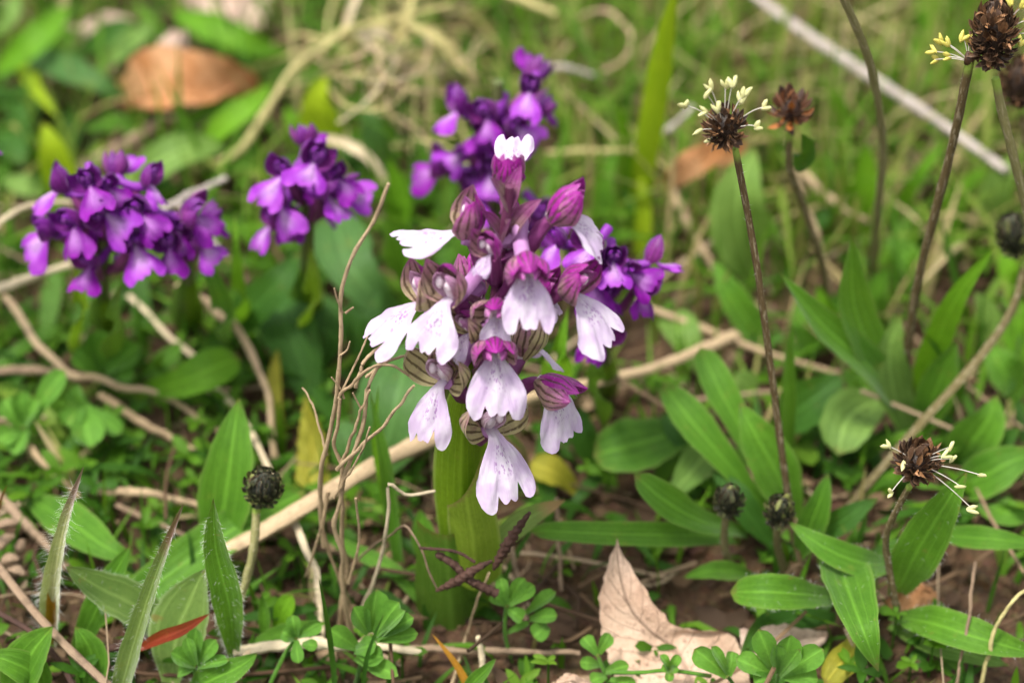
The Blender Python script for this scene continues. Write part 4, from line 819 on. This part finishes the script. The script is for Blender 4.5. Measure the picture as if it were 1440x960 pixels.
dry('slanting tan stem right of the deep purple orchid', [(935, 250, 14), (965, 310, 12), (1005, 380, 8)], 9, 'straw')
dry('thin straw behind the blurred rust coloured head', [(1110, 215, 18), (1150, 265, 15), (1200, 300, 12), (1240, 320, 8)], 8, 'straw')
dry('tan withered stem rising beside the pale broad leaf', [(1170, 420, 4), (1155, 350, 16), (1130, 280, 26), (1108, 200, 38)], 6, 'straw')
dry('wide papery straw crossing behind the light violet orchid', [(455, 195, 16), (490, 205, 18), (520, 225, 17), (545, 262, 12)], 12, 'straw_pale', flat=True)
dry('horizontal orange brown blade behind the pale orchid bud', [(480, 205, 12), (560, 205, 13), (640, 190, 13)], 6, 'straw_yellow')
dry('short stem in shadow at the left edge under the hairy leaves', [(-10, 690, 10), (40, 740, 8), (95, 800, 4)], 11, 'twig')
dry('thin brown stem along the left edge above the hairy leaves', [(10, 600, 8), (60, 650, 7), (110, 700, 4)], 8, 'straw')
dry('flat weathered straw behind the narrow grey green leaf', [(130, 690, 6), (200, 692, 7), (290, 712, 5)], 9, 'straw')
dry('thin twig in shadow behind the hairy leaves', [(165, 710, 4), (220, 735, 4), (290, 765, 2)], 6, 'twig')
dry('brown stalk hidden between leaves at the lower right', [(1345, 965, 3), (1362, 860, 14), (1372, 790, 20)], 4, 'twig')
dry('green brown bent stalk at the lower right edge', [(1380, 960, 4), (1395, 900, 12), (1420, 850, 18), (1460, 815, 20)], 5, 'straw_yellow')
dry('slender tan stem in front of the lower sheath of the pale orchid', [(628, 985, 1), (655, 900, 'y', -6), (672, 840, 'y', -6.5), (688, 805, 'y', -6)], 3.5, 'straw')
dry('pale broken stalk at the bottom, right of the tan spike', [(672, 985, 2), (678, 930, 6), (672, 895, 10)], 7, 'straw_pale')
dry('thin vertical dead stem behind the strap leaf', [(790, 830, 2), (785, 760, 8), (783, 700, 14)], 5, 'twig')
dry('brown stem running down from the strap leaf beside the dead leaf', [(740, 870, 2), (725, 800, 10), (715, 750, 14)], 6, 'twig')

t = thing('dry_branching_plant', 'tall dry branching stem with thin tan twigs, left of the pale orchid', 'dry stem', P(480, 880, 0))
def branch(rows, t, mat, nm='branch'):
    for pts, r in rows:
        p3 = [PY(*p) for p in pts]; g = Geo(); p3 = kink(p3, px2mm(r, p3[0]) * .6) if len(p3) > 3 else p3; tube(g, p3, px2mm(r * .66, p3[0]), ns=8, nu=44, bump=.3, taper=.65); part(nm, g, M[mat], t)
branch([
 ([(456, 768, 1), (452, 700, -1), (458, 630, -2), (472, 570, -3), (478, 500, -3), (484, 430, -2), (503, 350, -1), (524, 310, 0), (546, 258, 0)], 5.5),
 ([(500, 905, -3), (478, 800, -5), (472, 735, -6), (476, 690, -6), (492, 640, -6), (512, 590, -6), (518, 550, -5), (536, 505, -4)], 6),
 ([(478, 880, -1), (486, 800, -2), (478, 720, -3), (482, 660, -4), (470, 620, -4), (478, 560, -4)], 5.5),
 ([(474, 660, -6), (505, 630, -7), (545, 590, -8), (582, 542, -9)], 4.5),
 ([(480, 650, -5), (498, 605, -6), (508, 575, -6), (520, 548, -6)], 4.0),
 ([(478, 555, -4), (505, 530, -5), (530, 514, -6), (556, 515, -7), (575, 528, -7)], 4.0),
 ([(500, 545, -4), (512, 510, -3), (530, 490, -2), (548, 478, 0), (556, 440, 4)], 4.5),
 ([(515, 530, -4), (545, 508, -4), (590, 495, -2)], 4.0),
 ([(462, 690, -2), (455, 740, -2), (468, 790, -1), (495, 860, 0)], 4.5),
 ([(470, 700, -6), (500, 650, -8), (515, 620, -9), (520, 600, -9)], 3.0), ([(460, 640, -2), (448, 600, 0), (440, 570, 2), (425, 545, 4)], 3.0), ([(476, 560, -4), (505, 500, -2), (518, 470, 0)], 3.0), ([(455, 730, -2), (440, 780, 0), (430, 810, 2)], 3.5), ([(490, 820, -5), (505, 760, -6), (500, 700, -7)], 3.5), ([(484, 560, -4), (478, 545, -4), (466, 530, -4)], 2.5), ([(478, 500, -3), (488, 492, -3), (492, 480, -3)], 2.5), ([(482, 440, -2), (474, 420, -2), (470, 405, -2)], 2.5), ([(508, 575, -6), (500, 560, -6), (496, 552, -6)], 2.5), ([(486, 440, -2), (497, 432, -2)], 3.0)], t, 'straw', 'branch')
t = thing('dry_twig', 'pale dead twig with a kinked top, between the dry branching plant and the pale orchid', 'twig', P(488, 905, 0))
branch([([(490, 915, 0), (512, 850, -3), (535, 790, -4), (543, 730, -5), (545, 682, -5), (562, 684, -5), (585, 698, -4), (612, 690, -4)], 5)], t, 'straw_pale')
t = thing('dry_twig', 'thin grey dead twig bent at an angle before the pale orchid sheath', 'twig', P(475, 818, 0))
branch([([(474, 818, 8), (505, 782, 4), (545, 755, 0), (568, 740, -4), (585, 762, -6), (603, 800, -8), (616, 830, -9)], 3)], t, 'twig')
t = thing('withered_flower', 'dark brown twisted withered flower remains leaning on the sheath of the pale orchid', 'withered flower', PY(616, 832, -9))
for nm, pts, r, tp in [('petal', [(745, 720, -10), (722, 752, -10), (706, 778, -10), (694, 800, -10)], 8, lambda q: 0.35 + 0.75 * np.sin(pi * np.clip(q, 0, 1) ** 1.2) ** .8), ('petal', [(692, 788, -10), (668, 800, -10), (645, 815, -10), (614, 830, -9)], 8, lambda q: 0.3 + 0.7 * np.sin(pi * q)), ('ovary', [(614, 778, -8), (640, 795, -9), (660, 815, -10), (698, 834, -10)], 8, lambda q: 0.7 + 0.3 * q), ('stem', [(590, 770, -8), (640, 775, -9), (668, 790, -10)], 2.5, lambda q: 1 + 0 * q)]:
    p3 = [PY(*p) for p in pts]; g = Geo(); tube(g, p3, px2mm(r * .85, p3[0]), ns=16, nu=44, bump=.3, taper=tp, ridges=4, twist=14); part(nm, g, M['twig_dark'], t)

t = thing('dry_grass_tuft', 'tangled tuft of bleached curling grass blades at the top centre', 'dry grass', P(530, 130, 0))
for k, (pts, wd) in enumerate([
 ([(485, 45, 30), (495, 10, 34), (510, -20, 36)], 12), ([(490, 40, 31), (500, 90, 22), (480, 150, 8)], 10), ([(560, 60, 26), (575, 20, 32), (585, -10, 34)], 14),
 ([(500, 45, 30), (540, 80, 26), (590, 100, 20), (650, 110, 12)], 12), ([(575, 35, 32), (620, 55, 30), (655, 95, 24), (685, 150, 12)], 13),
 ([(590, 100, 24), (620, 125, 18), (660, 155, 8)], 14), ([(510, 60, 28), (560, 90, 24), (565, 140, 10)], 9), ([(485, 42, 30), (540, 30, 34), (640, 5, 32)], 9),
 ([(505, 50, 30), (475, 85, 22), (480, 130, 8)], 8), ([(555, 65, 26), (535, 45, 30), (500, 50, 30)], 14), ([(560, 85, 24), (600, 75, 24), (640, 115, 16)], 9), ([(470, 60, 24), (420, 50, 22), (380, 65, 14)], 7), ([(600, 140, 14), (610, 110, 20), (620, 80, 26)], 9), ([(520, 90, 22), (550, 120, 16), (555, 165, 6)], 9)]):
    p3 = [Q(p) for p in pts]; g = Geo(); leaf(g, p3, px2mm(wd, p3[1]), 'strap', .6, nu=22, nv=5, roll=RNG.normal(0, .6), wav=.08); part('blade', g, M['straw_yellow' if k % 3 else 'straw_pale'], t)

for k in range(46):
    u0, v0 = RNG.normal(560, 62), RNG.normal(95, 52); a = RNG.uniform(0, 2 * pi); L = RNG.uniform(35, 95); z0 = RNG.uniform(12, 42); cv = RNG.normal(0, .4)
    pts = [(u0 + L * f * cos(a + cv * f), v0 + L * f * sin(a + cv * f) * .8, max(z0 + RNG.normal(0, 3) - 8 * abs(f), 2)) for f in (-1, -.5, 0, .5, 1)]
    p3 = [Q(p) for p in pts]; g = Geo(); leaf(g, p3, px2mm(RNG.uniform(3, 7), p3[1]), 'strap', .6, nu=18, nv=4, roll=RNG.normal(0, .8), wav=.08); part('blade', g, M[random.choice(['straw_yellow', 'straw_yellow', 'straw_pale', 'straw'])], t)

# ------------------------------------------------------------------ dead leaves
def dleaf(lb, ea, eb, mat, rough=1.0, arch=0.0, **k):
    g = Geo(); ruled(g, [Q(p) for p in ea], [Q(p) for p in eb], rough=rough, arch=arch, nu=34, nv=22, **k); return solo('dead_leaf', g, M[mat], lb, 'dead leaf', group='dead leaves on the ground')
dleaf('large tan dead leaf with a pointed tip, at the bottom right of the pale orchid', [(866, 768, 17), (848, 812, 13), (843, 860, 9), (848, 905, 5), (870, 965, 3), (900, 1010, 3)], [(869, 769, 17), (905, 826, 14), (942, 872, 10), (990, 888, 8), (1035, 895, 5), (1060, 985, 3)], 'dead_tan', 0.6, 2.0)
dleaf('pinkish end of a dead leaf under the plantain at the bottom right', [(1040, 885, 4), (1090, 880, 6), (1165, 888, 3)], [(1045, 935, 3), (1100, 915, 4), (1160, 905, 2)], 'dead_pink', .8)
dleaf('curled orange brown dead leaf lying in the blurred upper left', [(164, 118, 10), (185, 84, 22), (220, 70, 27), (295, 76, 26), (362, 104, 16)], [(166, 126, 12), (200, 150, 16), (255, 148, 22), (315, 130, 19), (364, 112, 15)], 'dead_orange', 1.4, -5)
dleaf('pale rolled edge of dead leaf on top of the orange brown one', [(222, 66, 22), (240, 54, 25), (262, 56, 25)], [(226, 80, 22), (245, 78, 25), (266, 66, 24)], 'dead_pink', 1, 3)
dleaf('pinkish beige dead leaf at the top edge, near the upper left', [(240, -10, 6), (290, -18, 9), (380, -10, 8)], [(262, 12, 5), (310, 42, 6), (378, 38, 5)], 'dead_pink', 1.6, 3)
dleaf('orange yellow dead leaf behind the sharp plantain head', [(922, 262, 20), (965, 213, 30), (1045, 203, 31)], [(940, 272, 18), (985, 247, 26), (1050, 228, 27)], 'dead_orange', 1, 2)
dleaf('small dark rimmed dead leaf cut off by the bottom edge, below the clover', [(770, 965, 5), (800, 946, 8), (835, 962, 5)], [(775, 985, 3), (805, 985, 4), (838, 985, 3)], 'dead_tan', .5, 1)
dleaf('rusty brown dead leaf fragment between hairy plantain leaves', [(1240, 850, 2), (1270, 815, 8), (1315, 830, 5)], [(1250, 862, 1), (1285, 860, 3), (1320, 850, 2)], 'dead_orange', 1, 1)
dleaf('brown dead leaf fragment in shadow at the far upper left', [(85, 45, 3), (130, 28, 5), (180, 20, 4)], [(95, 65, 2), (140, 62, 4), (190, 50, 3)], 'dead_pink', 1.6, 2)
dleaf('yellowish dead leaf blade behind the dry branching stem', [(415, 690, 3), (420, 620, 9), (428, 560, 14)], [(465, 690, 3), (455, 610, 8), (432, 560, 14)], 'leaf_yellow', 1, 1, tint=0.0)

# ------------------------------------------------------------------ leafy plants in the blur
def leafy(lb, base, rows, name='leafy_plant', cat='leafy plant'):
    t = thing(name, lb, cat, P(*base, 0), 'leafy plants in the meadow'); add_leaves(t, rows); return t
leafy('blurred plant in the upper left corner with light green pointed leaves', (10, 150), [
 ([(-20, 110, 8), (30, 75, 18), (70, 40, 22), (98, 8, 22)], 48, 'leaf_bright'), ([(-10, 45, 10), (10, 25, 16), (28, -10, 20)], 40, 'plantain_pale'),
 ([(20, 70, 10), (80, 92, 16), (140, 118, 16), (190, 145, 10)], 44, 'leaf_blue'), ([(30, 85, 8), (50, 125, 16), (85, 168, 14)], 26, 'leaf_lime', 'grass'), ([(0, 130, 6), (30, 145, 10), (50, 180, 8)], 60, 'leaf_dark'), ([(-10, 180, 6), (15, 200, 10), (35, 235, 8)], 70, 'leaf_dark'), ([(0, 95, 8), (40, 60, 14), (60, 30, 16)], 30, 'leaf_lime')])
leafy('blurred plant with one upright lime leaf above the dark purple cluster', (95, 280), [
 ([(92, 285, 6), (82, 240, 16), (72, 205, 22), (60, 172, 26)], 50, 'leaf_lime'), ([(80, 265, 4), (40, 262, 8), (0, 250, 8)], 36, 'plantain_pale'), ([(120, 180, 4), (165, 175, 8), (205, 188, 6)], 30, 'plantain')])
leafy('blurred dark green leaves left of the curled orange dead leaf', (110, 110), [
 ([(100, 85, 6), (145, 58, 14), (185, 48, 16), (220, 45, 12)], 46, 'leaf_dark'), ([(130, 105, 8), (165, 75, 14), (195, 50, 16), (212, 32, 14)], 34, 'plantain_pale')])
leafy('blurred bright leaf pointing right above the curled orange dead leaf', (390, 80), [
 ([(410, 78, 8), (350, 62, 16), (290, 38, 18), (240, 16, 16)], 46, 'leaf_bright'), ([(420, 95, 6), (360, 90, 10), (330, 75, 12)], 34, 'plantain_pale')])
leafy('blurred light green leaves between the two left purple orchids', (220, 260), [
 ([(160, 262, 5), (215, 235, 12), (260, 210, 15), (325, 205, 12)], 56, 'plantain_pale'), ([(260, 225, 6), (310, 180, 16), (350, 150, 20), (385, 118, 20)], 40, 'leaf_bright'), ([(300, 240, 5), (340, 228, 8), (370, 235, 6)], 40, 'plantain'), ([(230, 200, 6), (290, 160, 14), (330, 140, 16)], 30, 'plantain')])
leafy('blurred upright lime leaf right of the tall arching straw', (450, 230), [
 ([(460, 225, 6), (450, 170, 20), (448, 135, 26), (460, 105, 30)], 62, 'leaf_lime'), ([(425, 210, 6), (415, 180, 14), (400, 150, 18)], 40, 'leaf_bright'), ([(480, 120, 8), (440, 110, 14), (400, 120, 14)], 30, 'plantain')])
leafy('bluish green blades under the dry grass tuft', (545, 260), [
 ([(555, 265, 4), (530, 210, 14), (520, 170, 20), (512, 135, 24)], 42, 'leaf_blue', 'grass'), ([(560, 330, 4), (560, 270, 14), (545, 220, 22)], 36, 'leaf_bright', 'grass'), ([(600, 290, 4), (600, 230, 14), (590, 180, 20)], 30, 'plantain', 'grass'), ([(500, 250, 4), (490, 220, 8), (475, 190, 8)], 40, 'leaf_dark')])
leafy('greyish rounded leaf with a crease right of the light violet orchid', (560, 440), [
 ([(570, 450, 4), (530, 420, 12), (490, 370, 18), (470, 305, 20)], 84, 'leaf_blue', 'spat', dict(tint=.6)), ([(575, 400, 6), (560, 340, 18), (540, 300, 26)], 56, 'plantain', 'lance', dict(tint=.5)), ([(600, 440, 4), (590, 390, 14), (575, 350, 20)], 50, 'leaf_bright', 'lance'), ([(610, 370, 6), (640, 350, 12), (660, 330, 14)], 40, 'plantain')])
leafy('spoon shaped bright green leaf under the light violet orchid', (200, 545), [
 ([(200, 548, 7), (245, 540, 12), (290, 522, 15), (336, 502, 15)], 62, 'leaf_bright', 'spat', dict(tint=.3, cup=.15)), ([(200, 530, 4), (230, 510, 8), (255, 480, 10)], 34, 'plantain')])
leafy('dark shaded leaves between the light violet orchid and the branching stem', (420, 560), [
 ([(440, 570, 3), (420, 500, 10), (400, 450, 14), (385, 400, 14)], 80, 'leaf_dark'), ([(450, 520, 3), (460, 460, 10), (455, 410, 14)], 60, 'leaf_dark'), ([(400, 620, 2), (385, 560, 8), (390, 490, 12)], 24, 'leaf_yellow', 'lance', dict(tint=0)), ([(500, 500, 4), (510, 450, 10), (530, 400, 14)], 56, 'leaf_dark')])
leafy('broad grey green leaf behind the branching twigs, beside the pale orchid', (535, 660), [
 ([(530, 668, 3), (548, 610, 12), (562, 550, 18), (580, 480, 20)], 118, 'leaf_blue', 'lance', dict(tint=.75, cup=.2)), ([(595, 640, 3), (605, 600, 8), (615, 560, 12)], 50, 'leaf_dark'), ([(500, 650, 3), (490, 620, 6), (480, 590, 8)], 50, 'leaf_blue')])
leafy('rounded leaf with a pale midrib at the right of the lowest white lip', (975, 610), [
 ([(985, 600, 3), (930, 615, 9), (880, 628, 12), (835, 640, 10)], 84, 'plantain', 'spat', dict(tint=.2, cup=.15)), ([(1005, 622, 3), (980, 655, 8), (958, 680, 9), (938, 704, 8)], 56, 'plantain_pale', 'lance', dict(tint=.2)), ([(990, 640, 3), (960, 610, 8), (930, 580, 10)], 50, 'leaf_dark')])
leafy('small yellowish leaf half hidden behind the lowest white lip', (800, 690), [
 ([(810, 690, 2), (790, 670, 6), (770, 660, 8), (745, 650, 9)], 46, 'leaf_yellow', 'spat', dict(tint=.3)), ([(835, 660, 3), (820, 610, 10), (815, 570, 14)], 40, 'leaf_dark')])
leafy('pale blunt leaf lying on the soil behind the straight straw', (1000, 530), [
 ([(1000, 530, 2), (975, 500, 7), (960, 470, 10), (940, 440, 10)], 56, 'plantain_pale', 'spat', dict(tint=.3))])
leafy('broad pale green leaf standing behind the tall dark stalk', (1055, 390), [
 ([(1060, 395, 4), (1040, 330, 18), (1040, 270, 28), (1062, 205, 36)], 92, 'plantain_pale', 'lance', dict(tint=.8)), ([(1085, 500, 3), (1050, 450, 12), (1025, 410, 18), (1002, 365, 22)], 48, 'plantain', 'lance', dict(tint=.7)), ([(1120, 330, 4), (1150, 310, 10), (1180, 300, 12)], 36, 'leaf_dark')])
leafy('tall lime grass blade standing in the blur above the deep purple orchid', (900, 300), [
 ([(895, 310, 3), (912, 200, 26), (930, 90, 50), (955, -40, 78)], 40, 'leaf_lime', 'grass', dict(tint=.6)), ([(880, 300, 3), (878, 220, 18), (870, 140, 34)], 28, 'leaf_bright', 'grass'), ([(860, 330, 3), (850, 260, 14), (870, 200, 22)], 30, 'plantain', 'grass'), ([(900, 360, 3), (905, 300, 12), (900, 240, 20)], 26, 'leaf_lime', 'grass')], 'grass_clump', 'grass')
leafy('cluster of narrow bright blades below the grey straw', (1190, 300), [
 ([(1200, 330, 3), (1215, 260, 16), (1220, 200, 26)], 44, 'leaf_bright', 'grass'), ([(1180, 320, 3), (1175, 260, 14), (1160, 210, 22)], 30, 'plantain', 'grass'), ([(1250, 320, 3), (1290, 250, 16), (1330, 195, 24)], 24, 'leaf_bright', 'grass'), ([(1330, 330, 3), (1350, 270, 14), (1390, 235, 20)], 36, 'leaf_bright', 'grass'), ([(1190, 210, 3), (1180, 150, 16), (1150, 100, 24)], 30, 'leaf_bright', 'grass')], 'grass_clump', 'grass')
leafy('bright broad blades at the right edge below the upper right head', (1400, 300), [
 ([(1390, 330, 4), (1400, 270, 16), (1425, 210, 26)], 50, 'plantain_pale', 'grass'), ([(1440, 420, 4), (1420, 390, 12), (1410, 340, 18)], 44, 'leaf_bright', 'grass'), ([(1330, 60, 4), (1310, 20, 14), (1300, -30, 22)], 50, 'leaf_bright', 'grass'), ([(1300, 420, 4), (1280, 370, 12), (1250, 330, 16)], 44, 'plantain')])
leafy('dark blade curving up between the two right plantain stalks', (1355, 450), [
 ([(1360, 470, 3), (1345, 400, 16), (1330, 340, 26), (1322, 300, 32)], 13, 'leaf_dark', 'grass')], 'grass_clump', 'grass')
leafy('two green grass blades standing in front of the thick straw, beside the pale orchid', (560, 800), [
 ([(560, 790, 3), (548, 700, 16), (540, 640, 26), (520, 550, 38)], 22, 'plantain', 'grass', dict(tint=.3)), ([(550, 760, 3), (540, 690, 14), (528, 620, 24), (532, 540, 36)], 13, 'leaf_bright', 'grass')], 'grass_clump', 'grass')
leafy('thin upright dark grass blades at the bottom, in front of the clover', (500, 960), [
 ([(472, 990, 2), (468, 930, 10), (458, 860, 22), (448, 812, 30)], 9, 'leaf_dark', 'grass'), ([(508, 990, 2), (515, 930, 12), (528, 890, 18), (540, 862, 22)], 7, 'leaf_dark', 'grass')], 'grass_clump', 'grass')
leafy('short green shoots between the button head stalk and the clover', (390, 900), [
 ([(372, 900, 2), (372, 870, 6), (368, 835, 10)], 18, 'plantain', 'lance'), ([(385, 890, 2), (398, 860, 7), (410, 835, 10)], 30, 'leaf_bright', 'spat'), ([(350, 905, 2), (400, 890, 5), (460, 875, 6)], 28, 'plantain'), ([(330, 870, 3), (400, 860, 6), (450, 855, 6)], 20, 'leaf_dark')])
leafy('green blades lying behind the pale bent twig', (600, 780), [
 ([(590, 840, 2), (550, 800, 5), (490, 770, 6), (440, 745, 6)], 24, 'plantain', 'grass'), ([(600, 800, 2), (595, 750, 8), (590, 715, 12)], 36, 'plantain', 'lance'), ([(580, 870, 2), (540, 840, 4), (500, 830, 5)], 22, 'leaf_dark', 'grass')], 'grass_clump', 'grass')
leafy('short green leaf with a red tip at the bottom edge, right of the tan spike', (655, 975), [
 ([(645, 985, 3), (665, 960, 8), (682, 943, 11), (698, 925, 14)], 22, 'plantain', 'lance', dict(tint=.4))])
g = Geo(); leaf(g, [Q(p) for p in [(668, 985, 4), (645, 940, 9), (625, 912, 12), (607, 890, 14)]], 1.9, 'needle', .6, tint=.6); solo('dry_spike', g, M['leaf_orange'], 'pointed tan dry leaf spike at the bottom below the orchid sheath', 'dry leaf')
leafy('bright leaves at the right edge behind the sharp front plantain', (1420, 560), [
 ([(1440, 560, 3), (1410, 520, 10), (1390, 480, 14)], 60, 'plantain'), ([(1460, 520, 3), (1430, 470, 10), (1440, 420, 16)], 50, 'leaf_bright'), ([(1400, 500, 3), (1390, 450, 10), (1370, 410, 16)], 40, 'plantain_pale'), ([(1380, 700, 3), (1410, 720, 8), (1460, 725, 8)], 50, 'plantain')])
leafy('narrow leaves fanning above the pale leaf in the middle right', (1130, 480), [
 ([(1140, 500, 3), (1130, 460, 10), (1120, 420, 14)], 40, 'plantain'), ([(1060, 560, 3), (1045, 540, 6), (1030, 530, 8)], 44, 'plantain_pale'), ([(1180, 480, 3), (1160, 440, 12), (1150, 400, 18)], 34, 'leaf_bright'), ([(1240, 470, 4), (1230, 420, 14), (1250, 370, 22)], 40, 'plantain')])

# ------------------------------------------------------------------ clovers with small rounded leaflets
def clover(lb, stem, rows, mat='clover', stem_r=0.34):
    t = thing('clover_plant', lb, 'clover', Q(stem[0]), 'clovers along the bottom'); g = Geo(); tube(g, [Q(p) for p in stem], stem_r, ns=6, nu=14, tint=.4); part('stem', g, M[mat], t)
    for (b_, tip, wd) in rows:
        p0, p2 = Q(b_), Q(tip); pm = (p0 + p2) / 2 + A(0, -.5, .6); g = Geo(); leaf(g, [p0, pm, p2], px2mm(wd, p2), 'spat', RNG.uniform(.25, .6), nu=14, nv=9, wav=.03, roll=RNG.normal(0, .25), tint=RNG.uniform(.2, .9)); part('leaflet', g, M[mat], t)
clover('clover with a fat cluster of rounded leaflets at the bottom, left of the orchid sheath', [(500, 960, 0), (510, 925, 8), (522, 892, 14)], [
 ((522, 888, 14), (530, 828, 22), 40), ((518, 890, 14), (497, 852, 20), 32), ((528, 892, 14), (562, 846, 21), 36), ((532, 896, 14), (582, 868, 18), 30), ((530, 900, 13), (588, 890, 16), 24), ((505, 912, 10), (462, 884, 15), 34), ((505, 918, 10), (540, 925, 12), 34), ((498, 915, 10), (530, 905, 14), 30), ((535, 895, 14), (570, 858, 22), 22), ((500, 925, 8), (560, 950, 10), 30)])
clover('small clover with four round leaflets left of the fat clover', [(380, 960, 3), (400, 920, 7), (417, 896, 11)], [
 ((417, 896, 11), (411, 864, 15), 22), ((420, 894, 11), (452, 874, 14), 24), ((414, 897, 11), (396, 888, 13), 24), ((417, 900, 11), (420, 932, 10), 20), ((425, 905, 10), (447, 908, 11), 18)])
clover('clover rosette with folded leaflets beside the red leaf', [(280, 985, 0), (275, 955, 6), (274, 936, 10)], [
 ((274, 936, 10), (240, 916, 14), 30), ((275, 932, 10), (276, 882, 17), 26), ((278, 934, 10), (304, 898, 15), 26), ((278, 938, 10), (322, 928, 12), 22), ((270, 940, 10), (250, 946, 10), 22), ((276, 934, 11), (262, 895, 16), 20)])
clover('clover with pointed bright leaflets at the bottom edge under the front plantain', [(1090, 990, 0), (1092, 965, 8), (1095, 945, 12)], [
 ((1090, 945, 12), (1066, 884, 20), 36), ((1098, 945, 12), (1112, 892, 20), 40), ((1100, 948, 12), (1158, 912, 18), 38), ((1094, 945, 12), (1090, 905, 19), 28), ((1085, 950, 12), (1035, 925, 15), 34), ((1105, 952, 12), (1150, 955, 13), 34), ((1096, 950, 12), (1125, 912, 20), 24), ((1088, 952, 12), (1060, 960, 12), 28)])
clover('clover with two narrow folded leaflets on the large tan dead leaf', [(1040, 985, 4), (1030, 960, 8), (1022, 950, 11)], [((1022, 950, 11), (976, 912, 15), 34), ((1024, 948, 11), (1000, 908, 17), 20), ((1025, 950, 11), (1030, 915, 14), 22)])
clover('tiny yellow green clover sprig lying across the large tan dead leaf', [(860, 945, 8), (900, 945, 9), (942, 942, 9), (1000, 950, 9)], [((942, 942, 9), (928, 920, 12), 16), ((942, 942, 9), (955, 920, 12), 16), ((942, 942, 9), (955, 940, 11), 14), ((942, 942, 9), (940, 958, 9), 14), ((942, 942, 9), (930, 938, 10), 12)], stem_r=.35)
clover('blurred clover in the shade right of the orchid sheath', [(720, 930, 0), (710, 890, 7), (712, 850, 13)], [
 ((712, 850, 13), (704, 812, 17), 20), ((715, 845, 13), (738, 812, 18), 24), ((716, 850, 13), (752, 822, 17), 24), ((740, 862, 10), (782, 832, 14), 24), ((745, 870, 9), (784, 865, 11), 24), ((712, 855, 12), (735, 870, 11), 24), ((708, 892, 6), (745, 875, 9), 12), ((770, 880, 8), (750, 895, 8), 30), ((712, 850, 13), (690, 835, 15), 24)])
clover('bluish clover sprig at the left foot of the large tan dead leaf', [(860, 980, 0), (850, 945, 5), (840, 920, 8)], [((840, 920, 8), (820, 895, 10), 22), ((842, 918, 8), (858, 890, 11), 22), ((845, 935, 6), (815, 930, 8), 20), ((850, 945, 5), (885, 935, 8), 22), ((852, 950, 5), (830, 958, 5), 22), ((858, 955, 5), (895, 965, 6), 22)])
clover('blurred clover at the left edge below the dark purple cluster', [(30, 650, 0), (30, 620, 6), (32, 600, 10)], [
 ((32, 600, 10), (5, 560, 15), 34), ((34, 598, 10), (30, 548, 17), 32), ((38, 598, 10), (92, 520, 20), 36), ((30, 605, 9), (-5, 620, 10), 34), ((38, 605, 9), (20, 640, 8), 34), ((35, 600, 10), (55, 560, 16), 24)])
clover('blurred clover with bluish leaflets between the dark purple cluster and the dry stem', [(140, 560, 0), (145, 540, 6), (148, 525, 10)], [
 ((148, 525, 10), (198, 484, 18), 42), ((146, 522, 10), (135, 462, 20), 46), ((143, 525, 10), (105, 490, 16), 40), ((150, 528, 9), (190, 530, 11), 32)])
clover('blurred clover with a bright drooping leaf below the dry stem at the left', [(150, 640, 0), (135, 600, 8), (120, 575, 12)], [((118, 572, 12), (128, 630, 10), 50), ((118, 572, 12), (95, 600, 11), 36), ((122, 572, 12), (170, 610, 9), 30), ((118, 570, 12), (100, 545, 15), 30)])

# husks at the left edge
t = thing('dry_seed_husks', 'clump of curled tan seed husks at the left edge above the brown stalk', 'seed husks', P(20, 800, 0))
for (u, v, z, du, dv, r) in [(5, 765, 9, 30, -25, 9), (15, 790, 8, 24, -8, 9), (22, 805, 6, 26, 4, 9), (0, 810, 6, 24, 10, 8), (10, 740, 10, 30, -10, 8), (30, 770, 7, 10, -22, 8)]:
    a_, b_ = Q((u - du / 2, v - dv / 2, z)), Q((u + du / 2, v + dv / 2, z + 2)); g = Geo(); tube(g, [a_, (a_ + b_) / 2 + A(0, 0, .8), b_], px2mm(r, a_), ns=8, nu=14, bump=.15, taper=lambda q: .25 + .75 * np.sin(pi * q)); part('husk', g, M['twig'], t)
